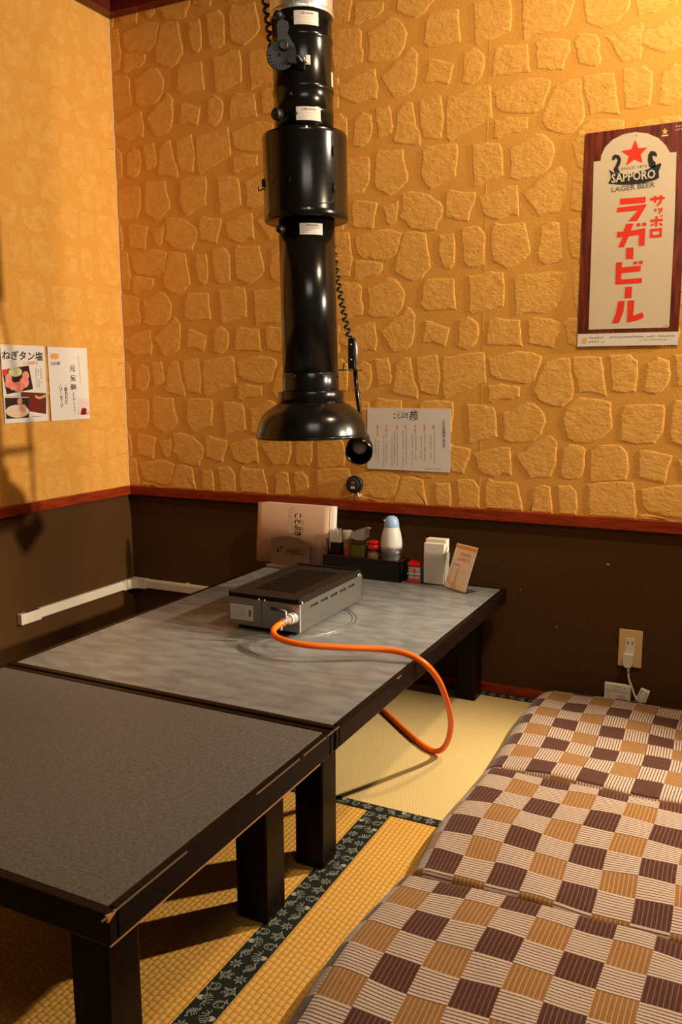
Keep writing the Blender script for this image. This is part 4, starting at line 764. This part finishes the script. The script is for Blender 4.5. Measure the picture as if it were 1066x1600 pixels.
# wall outlet, plug, bundled cord and white box
ot = thing('wall_outlet', (1.948, 0, .153), 'beige wall outlet with a white plug at the right', 'outlet')
MB().box((1.913, -.0065, .153), (1.983, 0, .272), .003).done('cover_plate', 'ivory_plastic', ot)
sk = MB().box((1.933, -.0085, .166), (1.961, -.004, .2465), .0008).done('socket_insert', 'white_plastic', ot)
for zz in (.231,):
    for xx in (1.9395, 1.9525): MB().box((xx, -.0089, zz - .006), (xx + .0028, -.0083, zz + .005)).done('socket_slot', 'soot_and_shade', sk)
pc = thing('power_cord', (1.948, -.02, .03), 'white power cord plugged in the outlet and bundled above the cushion', 'cord')
MB().prism([V(1.931, -.0088, .199), V(1.931, -.0088, .172), V(1.938, -.0088, .158), V(1.954, -.0088, .158), V(1.961, -.0088, .172), V(1.961, -.0088, .199)], (0, -.021, 0)).done('plug', 'white_plastic', pc)
MB().tube([(1.947, -.020, .158), (1.948, -.021, .148), (1.9485, -.021, .138)], [.0052, .0044, .0036], 10).tube(spline([(1.9485, -.021, .138), (1.951, -.022, .12), (1.962, -.023, .092), (1.970, -.024, .072), (1.978, -.025, .058)], 5), .0032, 9).done('wire', 'white_plastic', pc)
bd = MB()
for i in range(6):
    oy = -.016 - .0066 * (i % 2); ox = (i // 2) * .0072
    bd.tube(spline([(1.973 + ox, oy, .028), (1.974 + ox, oy, .052), (1.984 + ox, oy, .078), (1.990 + ox, oy, .093 - .002 * i), (1.996 + ox, oy, .088), (1.990 + ox, oy, .066), (1.984 + ox, oy, .044), (1.982 + ox, oy, .028)], 4), .0035, 8)
bd.done('wire_bundle', 'white_plastic', pc)
MB().box((1.970, -.029, .046), (2.003, -.010, .053), .002).done('cable_tie', 'black_plastic', pc)
wb = thing('network_box', (1.919, -.02, .02), 'small white plastic box leaning on the back wall by the cushion', 'box')
bxs = MB().box((1.880, -.030, .0165), (1.9585, -.0125, .0995), .0022).done('case', 'white_plastic', wb)
MB().box((1.880, -.0303, .0765), (1.9585, -.0300, .0775)).box((1.908, -.0305, .083), (1.929, -.0300, .0835)).box((1.908, -.0305, .0935), (1.929, -.0300, .094)).box((1.908, -.0305, .083), (1.9085, -.0300, .094)).box((1.9285, -.0305, .083), (1.929, -.0300, .094)).done('panel_line', 'print_grey', bxs)
mb = MB(); 
for zz, a, b in ((.0715, 1.891, 1.901), (.064, 1.923, 1.945), (.059, 1.926, 1.945), (.053, 1.924, 1.942), (.049, 1.926, 1.938)): marks(mb, V(a, -.0305, zz), V(b, -.0305, zz), UPZ, .0042, int(zz * 1000))
marks(mb, V(1.938, -.0305, .0885), V(1.948, -.0305, .0885), UPZ, .007, 5)
mb.done('small_print', 'print_grey', bxs)
MB().lathe((1.889, -.0300, .088), [(.002, 0), (.002, .0004)], 8, (0, -1, 0)).done('indicator', 'print_pale', bxs)

# ================================================================== table things
# condiment stand
tx0, tx1, ty0, ty1, tz = .942, 1.229, -.122, -.047, .4405
st = thing('condiment_stand', ((tx0 + tx1) / 2, (ty0 + ty1) / 2, H), 'black box stand holding the condiment jars against the back wall', 'stand')
MB().box((tx0 + .003, ty0 + .003, H + .0008), (tx1 - .003, ty1 - .003, tz - .006)).done('body', 'tray_black', st)
rim = MB()
for a, b in (((tx0, ty0, H + .0006), (tx1, ty0 + .003, tz)), ((tx0, ty1 - .003, H + .0006), (tx1, ty1, tz)), ((tx0, ty0, H + .0006), (tx0 + .003, ty1, tz)), ((tx1 - .003, ty0, H + .0006), (tx1, ty1, tz))): rim.box(a, b)
rim.done('side_wall', 'tray_black', st)
edge = MB()
for a, b in (((tx0, ty0, tz), (tx1, ty0 + .003, tz + .001)), ((tx0, ty1 - .003, tz), (tx1, ty1, tz + .001)), ((tx0, ty0, tz), (tx0 + .003, ty1, tz + .001)), ((tx1 - .003, ty0, tz), (tx1, ty1, tz + .001))): edge.box(a, b)
edge.done('rim', 'tray_red', st)
MB().box((tx0 + .003, ty0 + .003, tz - .006), (tx1 - .003, ty1 - .003, tz - .005)).done('tray_floor', 'tray_red', st)
tb0 = tz - .0048
# toothpicks in a black cup
pk = thing('toothpick_cup', (.977, -.082, tb0), 'black cup of white paper-wrapped toothpicks on the stand', 'cup')
MB().box((.958, -.101, tb0), (.996, -.063, tb0 + .046), .003).done('cup', 'tray_black', pk)
r = random.Random(11)
for i in range(16):
    a, b = .963 + .009 * (i % 4) - .0005, -.096 + .009 * (i // 4); lean = V(r.uniform(-.004, .005) + (i % 4 - 1.5) * .002, r.uniform(-.003, .003), 0)
    o_ = V(a, b, tb0 + .040); h_ = r.uniform(.042, .052)
    MB().prism([o_, o_ + V(.0058, 0, 0), o_ + V(.0058, .0022, 0), o_ + V(0, .0022, 0)], lean + V(0, 0, h_)).done('toothpick_sleeve', 'white_paper', pk)
# spice jar with white lid
sj = thing('spice_jar', (1.015, -.076, tb0), 'slim spice jar with white lid beside the toothpick cup', 'jar')
MB().lathe((1.015, -.076, tb0 + .0004), [(.0155, 0), (.0165, .003), (.0165, .054), (.014, .057)], 24).done('jar', 'spice_tan', sj)
MB().lathe((1.015, -.076, tb0 + .0575), [(.0155, 0), (.0165, .002), (.0165, .026), (.015, .029)], 24).done('lid', 'white_paper', sj)
MB().lathe((1.015, -.076, tb0 + .020), [(.01675, 0), (.01675, .006)], 24, None, True, False).done('label_band', 'print_red', sj)
# glass jar with chrome lid
oj = thing('oil_pot', (1.064, -.083, tb0), 'square glass pot of green oil with slanted chrome lid', 'pot')
MB().box((1.038, -.109, tb0 + .0006), (1.090, -.057, tb0 + .060), .004).done('glass', 'clear_glass', oj)
MB().box((1.0405, -.1065, tb0 + .004), (1.0875, -.0595, tb0 + .043), .003).done('oil', 'oil_green', oj)
MB().lathe((1.064, -.083, tb0 + .061), [(.023, 0), (.024, .003), (.023, .010)], 28).done('collar', 'chrome', oj)
lidp = [V(1.040, -.107, tb0 + .066), V(1.088, -.107, tb0 + .066), V(1.088, -.107, tb0 + .101), V(1.082, -.107, tb0 + .1025), V(1.040, -.107, tb0 + .088)]
lid = MB().prism(lidp, (0, .048, 0)).done('lid', 'chrome', oj)
MB().tube([(1.088, -.083, tb0 + .100), (1.096, -.083, tb0 + .1025), (1.104, -.083, tb0 + .1015)], .0026, 8).done('lid_tab', 'chrome', lid)
# low jar with red cap
rj = thing('red_cap_jar', (1.121, -.090, tb0), 'squat clear jar of pale spice with a red cap', 'jar')
MB().lathe((1.121, -.090, tb0 + .0006), [(.023, 0), (.0245, .004), (.0245, .020), (.020, .030), (.018, .034)], 28).done('jar', 'clear_glass', rj)
MB().lathe((1.121, -.090, tb0 + .003), [(.021, 0), (.0225, .003), (.0225, .015), (.01, .019)], 24).done('spice', 'sesame', rj)
MB().lathe((1.121, -.090, tb0 + .0345), [(.0205, 0), (.0225, .003), (.0225, .012), (.0175, .015), (.0175, .018), (.0205, .020), (.0195, .026), (.012, .029)], 28).done('cap', 'red_plastic', rj)
# sauce bottle with blue cap
sb = thing('sauce_bottle', (1.181, -.0845, tb0), 'tall milky sauce bottle with pale blue cap', 'bottle')
MB().lathe((1.181, -.0845, tb0 + .0006), [(.034, 0), (.0362, .004), (.0362, .009), (.0355, .010), (.0362, .011), (.0362, .016), (.0356, .017), (.0362, .018), (.0366, .043)], 36).done('soy_part', 'soy_grey', sb)
MB().lathe((1.181, -.0845, tb0 + .0437), [(.0366, 0), (.0362, .012), (.0345, .032), (.031, .050), (.0265, .066), (.0245, .071)], 36).done('milky_part', 'milky_plastic', sb)
cp_ = MB().lathe((1.181, -.0845, tb0 + .1148), [(.0252, 0), (.0258, .002), (.0243, .014), (.0218, .024), (.0175, .031), (.010, .0352), (.003, .036)], 36).done('cap', 'blue_plastic', sb)
MB().lathe((1.165, -.100, tb0 + .134), [(.004, 0), (.0032, .007), (.002, .008)], 12, (-.5, -.7, .45)).done('spout', 'blue_plastic', cp_)
MB().lathe((1.1608, -.1058, tb0 + .1378), [(.0016, 0), (.0016, .0008)], 8, (-.5, -.7, .45)).done('spout_hole', 'soot_and_shade', cp_)
# little printed packet
sp = thing('salt_packet', (1.267, -.083, H), 'small clear tub with red lid and red triangle print beside the napkins', 'packet')
MB().box((1.2465, -.101, H + .0006), (1.2885, -.062, H + .054), .004).done('tub', 'bulb_glass', sp)
MB().box((1.2455, -.102, H + .0545), (1.2895, -.061, H + .068), .003).done('lid', 'red_plastic', sp)
MB().box((1.2463, -.1018, H + .004), (1.2887, -.1011, H + .014)).add([V(1.263, -.1014, H + .036), V(1.279, -.1014, H + .036), V(1.271, -.1014, H + .051)], [(0, 1, 2)]).done('red_print', 'print_red', sp)
mb = MB().add([V(1.265, -.1014, H + .031), V(1.279, -.1014, H + .031), V(1.272, -.1014, H + .020)], [(0, 1, 2)]); marks(mb, V(1.252, -.1016, H + .05), V(1.252, -.1016, H + .02), RX, .006, 8); mb.done('dark_print', 'print_grey', sp)
MB().box((1.2445, -.1028, H + .0285), (1.2905, -.0605, H + .0305)).done('band', 'white_plastic', sp)
# napkin holder and napkins
nx0, nx1, ny0, ny1 = 1.299, 1.376, -.103, -.048
nh = thing('napkin_holder', ((nx0 + nx1) / 2, (ny0 + ny1) / 2, H), 'clear acrylic napkin holder standing between the packet and the sign', 'napkin holder')
for a, b, nm in (((nx0, ny0, H + .0006), (nx1, ny0 + .0022, H + .108), 'front_plate'), ((nx0, ny1 - .0022, H + .0006), (nx1, ny1, H + .108), 'back_plate'), ((nx0, ny0 + .0024, H + .0006), (nx0 + .0022, ny1 - .0024, H + .108), 'side_plate'), ((nx1 - .0022, ny0 + .0024, H + .0006), (nx1, ny1 - .0024, H + .108), 'side_plate'), ((nx0 + .0024, ny0 + .0024, H + .0006), (nx1 - .0024, ny1 - .0024, H + .003), 'base')):
    MB().box(a, b).done(nm, 'clear_acrylic', nh)
ns = thing('napkin_stack', ((nx0 + nx1) / 2, (ny0 + ny1) / 2, H + .0035), 'block of folded white paper napkins in the clear holder', 'napkins')
r = random.Random(5); m = 9; wdt = (ny1 - ny0 - .007) / m
for i in range(m):
    ya = ny0 + .0034 + i * wdt; zt = H + .139 + (.010 if i > 2 else -.002) + r.uniform(-.002, .002)
    MB().box((nx0 + .0032 + r.uniform(0, .001), ya, H + .0036), (nx1 - .0032 - r.uniform(0, .001), ya + wdt * .94, zt), .0014).done('napkin', 'napkin', ns)
# acrylic order sign
sA, sX, sU, sN = V(1.3795, -.1168, H + .002), V(.8645, -.5026, 0), V(.180, .310, .9334), V(-.469, -.807, .359)
sg = thing('order_sign', (1.44, -.13, H), 'slanted acrylic card stand printed with an orange band and a phone', 'sign')
MB().frame(sA, sX, sU, sN, (0, -.001, -.0022), (.102, .150, 0)).done('acrylic_sheet', 'clear_acrylic', sg)
bk_ = V(.5026, .8645, 0)
MB().frame(sA - V(0, 0, .0014), sX, bk_, V(0, 0, 1), (0, .001, 0), (.102, .046, .0022)).done('acrylic_foot', 'clear_acrylic', sg)
cd = MB().frame(sA, sX, sU, sN, (.001, .003, .0002), (.101, .1485, .0008)).done('card', 'peach_print', sg)
def q2(a, b, c=.0012): return sA + sX * a + sU * b + sN * c
MB().add([q2(.001, .134), q2(.101, .134), q2(.101, .1435), q2(.001, .1435)], [(0, 1, 2, 3)]).done('orange_band', 'orange_print', cd)
mb = fit_text(MB(), 'ご注文は', q2(.029, .1098), q2(.080, .1118), q2(.029, .1215), .01); fit_text(mb, 'スマホから', q2(.023, .0938), q2(.082, .0956), q2(.023, .1045), .01)
mb.done('lettering', 'print_red', cd)
mb = MB()
fr = [(.0145, .081), (.0445, .081), (.0405, .0205), (.013, .0185)]
for i in range(4):
    a, b = q2(*fr[i]), q2(*fr[(i + 1) % 4]); dd = (b - a).normalized(); e = sN.cross(dd) * .0005; mb.add([a + e, b + e, b - e, a - e], [(0, 1, 2, 3)])
marks(mb, q2(.024, .078), q2(.036, .079), sU, .003, 3); marks(mb, q2(.038, .066), q2(.036, .035), sX, .005, 4, .5)
mb.done('phone_outline', 'print_grey', cd)
MB().add([q2(*c) for c in ((.030, .004), (.056, .004), (.052, .014), (.047, .026), (.043, .040), (.039, .040), (.041, .026), (.036, .022), (.031, .018), (.028, .010))], [list(range(10))]).add([q2(*c) for c in ((.004, .022), (.012, .028), (.011, .034), (.003, .040))], [(0, 1, 2, 3)]).done('hand', 'hand_print', cd)
mb = MB(); marks(mb, q2(.056, .062), q2(.082, .063), sU, .003, 9); marks(mb, q2(.062, .005), q2(.095, .006), sU, .003, 10); mb.done('small_print', 'hand_print', cd)

# menus in their stand
def sheet(x0, x1, z0, z1, y, bow, th, lean, name, mat, parent, shx=0., n=14):
    """upright sheet, bowed towards the viewer, as a thin solid"""
    vs = []; fs = []; m = n + 1
    for side in (0, 1):
        for i in range(m):
            t = i / n; yy = y - bow * (1 - (2 * t - 1) ** 2) + side * th
            for z in (z0, z1): vs.append(V(x0 + (x1 - x0) * t + shx * (z - z0), yy + lean * (z - z0) / (z1 - z0), z))
    k = 2 * m
    for i in range(n):
        a = 2 * i; fs += [(a, a + 2, a + 3, a + 1), (k + a, k + a + 1, k + a + 3, k + a + 2), (a, k + a, k + a + 2, a + 2), (a + 1, a + 3, k + a + 3, k + a + 1)]
    fs += [(0, 1, k + 1, k), (2 * n, k + 2 * n, k + 2 * n + 1, 2 * n + 1)]
    return MB().add(vs, fs, True).done(name, mat, parent)
ms = thing('menu_stand', (.79, -.09, H), 'bronze arched menu stand with dark lettering behind the grill', 'menu stand')
arch = [(.7155, .380), (.8727, .380), (.8720, .4624), (.8651, .4721), (.8345, .4833), (.7956, .4871), (.7562, .4846), (.7282, .4781), (.7168, .4684)]
pl = MB().prism([V(a, -.0962, b) for a, b in arch], (0, .003, 0)).done('front_plate', 'bronze_plate', ms)
MB().prism([V(a, -.049, b if b < .4 else b - .02) for a, b in arch], (0, .003, 0)).done('back_plate', 'bronze_plate', ms)
MB().box((.703, -.113, H + .0005), (.885, -.046, H + .0105), .0015).done('base', 'bronze_plate', ms)
yl = -.0966
fit_text(MB(), 'YEBISU', V(.7783, yl, .4214), V(.8533, yl, .424), V(.7786, yl, .4406), .01).done('lettering', 'print_black', pl)
mb = MB(); marks(mb, V(.7873, yl, .447), V(.8419, yl, .4485), UPZ, .0055, 21); mb.done('script_print', 'print_black', pl)
mb = MB(); r = random.Random(4)
for i in range(9):
    a = r.uniform(0, 6.28); c = V(.7548 + .012 * r.uniform(-1, 1), yl, .437 + .013 * r.uniform(-1, 1)); ellipse(mb, c, c + V(.006 * math.cos(a), 0, .006 * math.sin(a)), c + V(-.0022 * math.sin(a), 0, .0022 * math.cos(a)), 8)
mb.done('emblem', 'print_black', pl)
m1 = thing('menu_booklet', (.79, -.075, H + .011), 'kraft-brown menu booklet standing at the front of the menu stand', 'menu', 'menu booklets in the stand')
zb, zt = H + .0115, .598
c1 = sheet(.638, .930, zb, zt, -.071, .006, .0008, .003, 'front_cover', 'kraft_cover', m1, .05)
for i in range(4): sheet(.640, .931, zb + .001, zt - .002, -.0668 + i * .0009, .003 - i * .0006, .0005, .003, 'page', 'page_white' if i else 'soot_and_shade', m1, .05)  # first page is black, painting the shade inside the open booklet
sheet(.640, .934, zb, zt, -.0630, .0, .0008, .003, 'back_cover', 'kraft_cover', m1, .05)
def cov(x, z):
    t = (x - .05 * (z - zb) - .638) / .292; return V(x, -.071 - .006 * (1 - (2 * t - 1) ** 2) + .003 * (z - zb) / (zt - zb) - .0006, z)
def on_cover(mb0): return MB().add([cov(v.x, v.z) for v in mb0.v], mb0.f)
# the cover is printed sideways: reading runs from top to bottom
g_ = fit_text(MB(), 'Grand', V(.780, 0, .590), V(.774, 0, .4955), V(.806, 0, .590), .01); on_cover(g_).done('pale_lettering', 'cover_white', c1)
g_ = fit_text(MB(), 'ことぶき', V(.804, 0, .568), V(.8025, 0, .4875), V(.833, 0, .568), .025)
marks(g_, V(.8365, 0, .543), V(.8335, 0, .497), RX, .0075, 30); on_cover(g_).done('lettering', 'print_black', c1)
g_ = MB(); marks(g_, V(.7965, 0, .548), V(.793, 0, .492), RX, .0036, 31); on_cover(g_).done('small_print', 'print_grey', c1)
m2 = thing('menu_booklet', (.80, -.056, H + .011), 'white-edged menu booklet standing behind the kraft-brown one', 'menu', 'menu booklets in the stand')
for i, dx_ in enumerate((0, .004, .006)): sheet(.655 + dx_, .946 + dx_, zb + .001 * i, zt - .001 + .001 * i, -.0590 + i * .0026, .0, .0014, .002, ('front_cover', 'page', 'back_cover')[i], ('page_white', 'white_paper', 'page_white')[i], m2, .045)

# ================================================================== floor cushions
def cushion(label, x0, x1, y0, y1, th, mat, u0, v0, pu, pv, seed, tilt=0.):
    r = random.Random(seed); n, m = 64, 64
    def dist(k, n):
        t = -1 + 2 * k / n; return math.copysign(abs(math.sin(t * pi / 2)) ** .85, t)
    A = [dist(k, n) for k in range(n + 1)]; Bq = [dist(k, m) for k in range(m + 1)]
    hx, hy = (x1 - x0) / 2, (y1 - y0) / 2
    def ed(a, h, rr):     # rounded edge profile: radius rr at the rim
        d_ = h * (1 - abs(a))
        return 1. if d_ >= rr else math.sqrt(max(0, 1 - (1 - d_ / rr) ** 2))
    ph = [r.uniform(0, 6) for _ in range(6)]
    def hgt(a, b):
        e = ed(a, hx, .052) * ed(b, hy, .026); puff = 1 - .10 * (a ** 4 + b ** 4) / 2
        wr = .0022 * math.sin(7 * a + 3 * b + ph[0]) + .0018 * math.sin(5 * b - 4 * a + ph[1]) + .0012 * math.sin(13 * a + ph[2]) * math.cos(11 * b + ph[3])
        return .012 + (th - .012) * e * puff + wr * e + tilt * b * e
    def arc(fn, L_, h):
        s = [0.]
        for i in range(1, len(L_)): s.append(s[-1] + math.hypot((L_[i] - L_[i - 1]) * h, fn(L_[i]) - fn(L_[i - 1])))
        return s
    su = arc(lambda a: hgt(a, .2), A, hx); sv = arc(lambda b: hgt(.2, b), Bq, hy)
    cx, cy = (x0 + x1) / 2, (y0 + y1) / 2; vs = []; uvs = []
    def at(L_, s, t):
        for i in range(len(L_) - 1):
            if L_[i] <= t <= L_[i + 1]: return s[i] + (s[i + 1] - s[i]) * (t - L_[i]) / (L_[i + 1] - L_[i])
    ua, va = at(A, su, (u0 - cx) / hx), at(Bq, sv, (v0 - cy) / hy)      # centre of one dark square
    for j, b in enumerate(Bq):
        for i, a in enumerate(A):
            k = 1 - .035 * (a * a * b * b)
            vs.append(V(a * hx * k + .004 * math.sin(4 * b + ph[4]), b * hy * k + .003 * math.sin(4 * a + ph[5]), hgt(a, b))); uvs.append(((su[i] - ua) / pu + 40.5, (sv[j] - va) / pv + 40.5))
    fs = [(j * (n + 1) + i, j * (n + 1) + i + 1, (j + 1) * (n + 1) + i + 1, (j + 1) * (n + 1) + i) for j in range(m) for i in range(n)]
    rim = [i for i in range(n + 1)] + [j * (n + 1) + n for j in range(1, m + 1)] + [m * (n + 1) + i for i in range(n - 1, -1, -1)] + [j * (n + 1) for j in range(m - 1, 0, -1)]
    k = len(vs); vs += [V(vs[i].x * .99, vs[i].y * .99, .002) for i in rim]; uvs += [uvs[i] for i in rim]
    fs += [(rim[i], k + i, k + (i + 1) % len(rim), rim[(i + 1) % len(rim)]) for i in range(len(rim))] + [[k + i for i in range(len(rim))]]
    me = bpy.data.meshes.new('floor_cushion'); me.from_pydata(vs, [], fs); me.materials.append(MATS[mat])
    uvl = me.uv_layers.new(name='UVMap')
    for l in me.loops: uvl.data[l.index].uv = uvs[l.vertex_index]
    me.polygons.foreach_set('use_smooth', [True] * len(me.polygons)); me.update()
    o = bpy.data.objects.new('floor_cushion', me); col.objects.link(o); o.location = (cx, cy, 0)
    return tag(o, label, 'cushion', 'brown checked floor cushions')
cushion('brown checked floor cushion against the back wall by the outlet', 1.672, 2.33, -.6645, -.032, .064, 'check_fabric_turned', 1.949, -.322, .0645, .073, 1)
cushion('middle one of the three brown checked floor cushions', 1.668, 2.33, -1.198, -.660, .072, 'check_fabric', 1.872, -.985, .068, .075, 2)
cushion('brown checked floor cushion nearest the viewer', 1.655, 2.33, -1.86, -1.184, .082, 'check_fabric', 1.791, -1.353, .067, .068, 3)
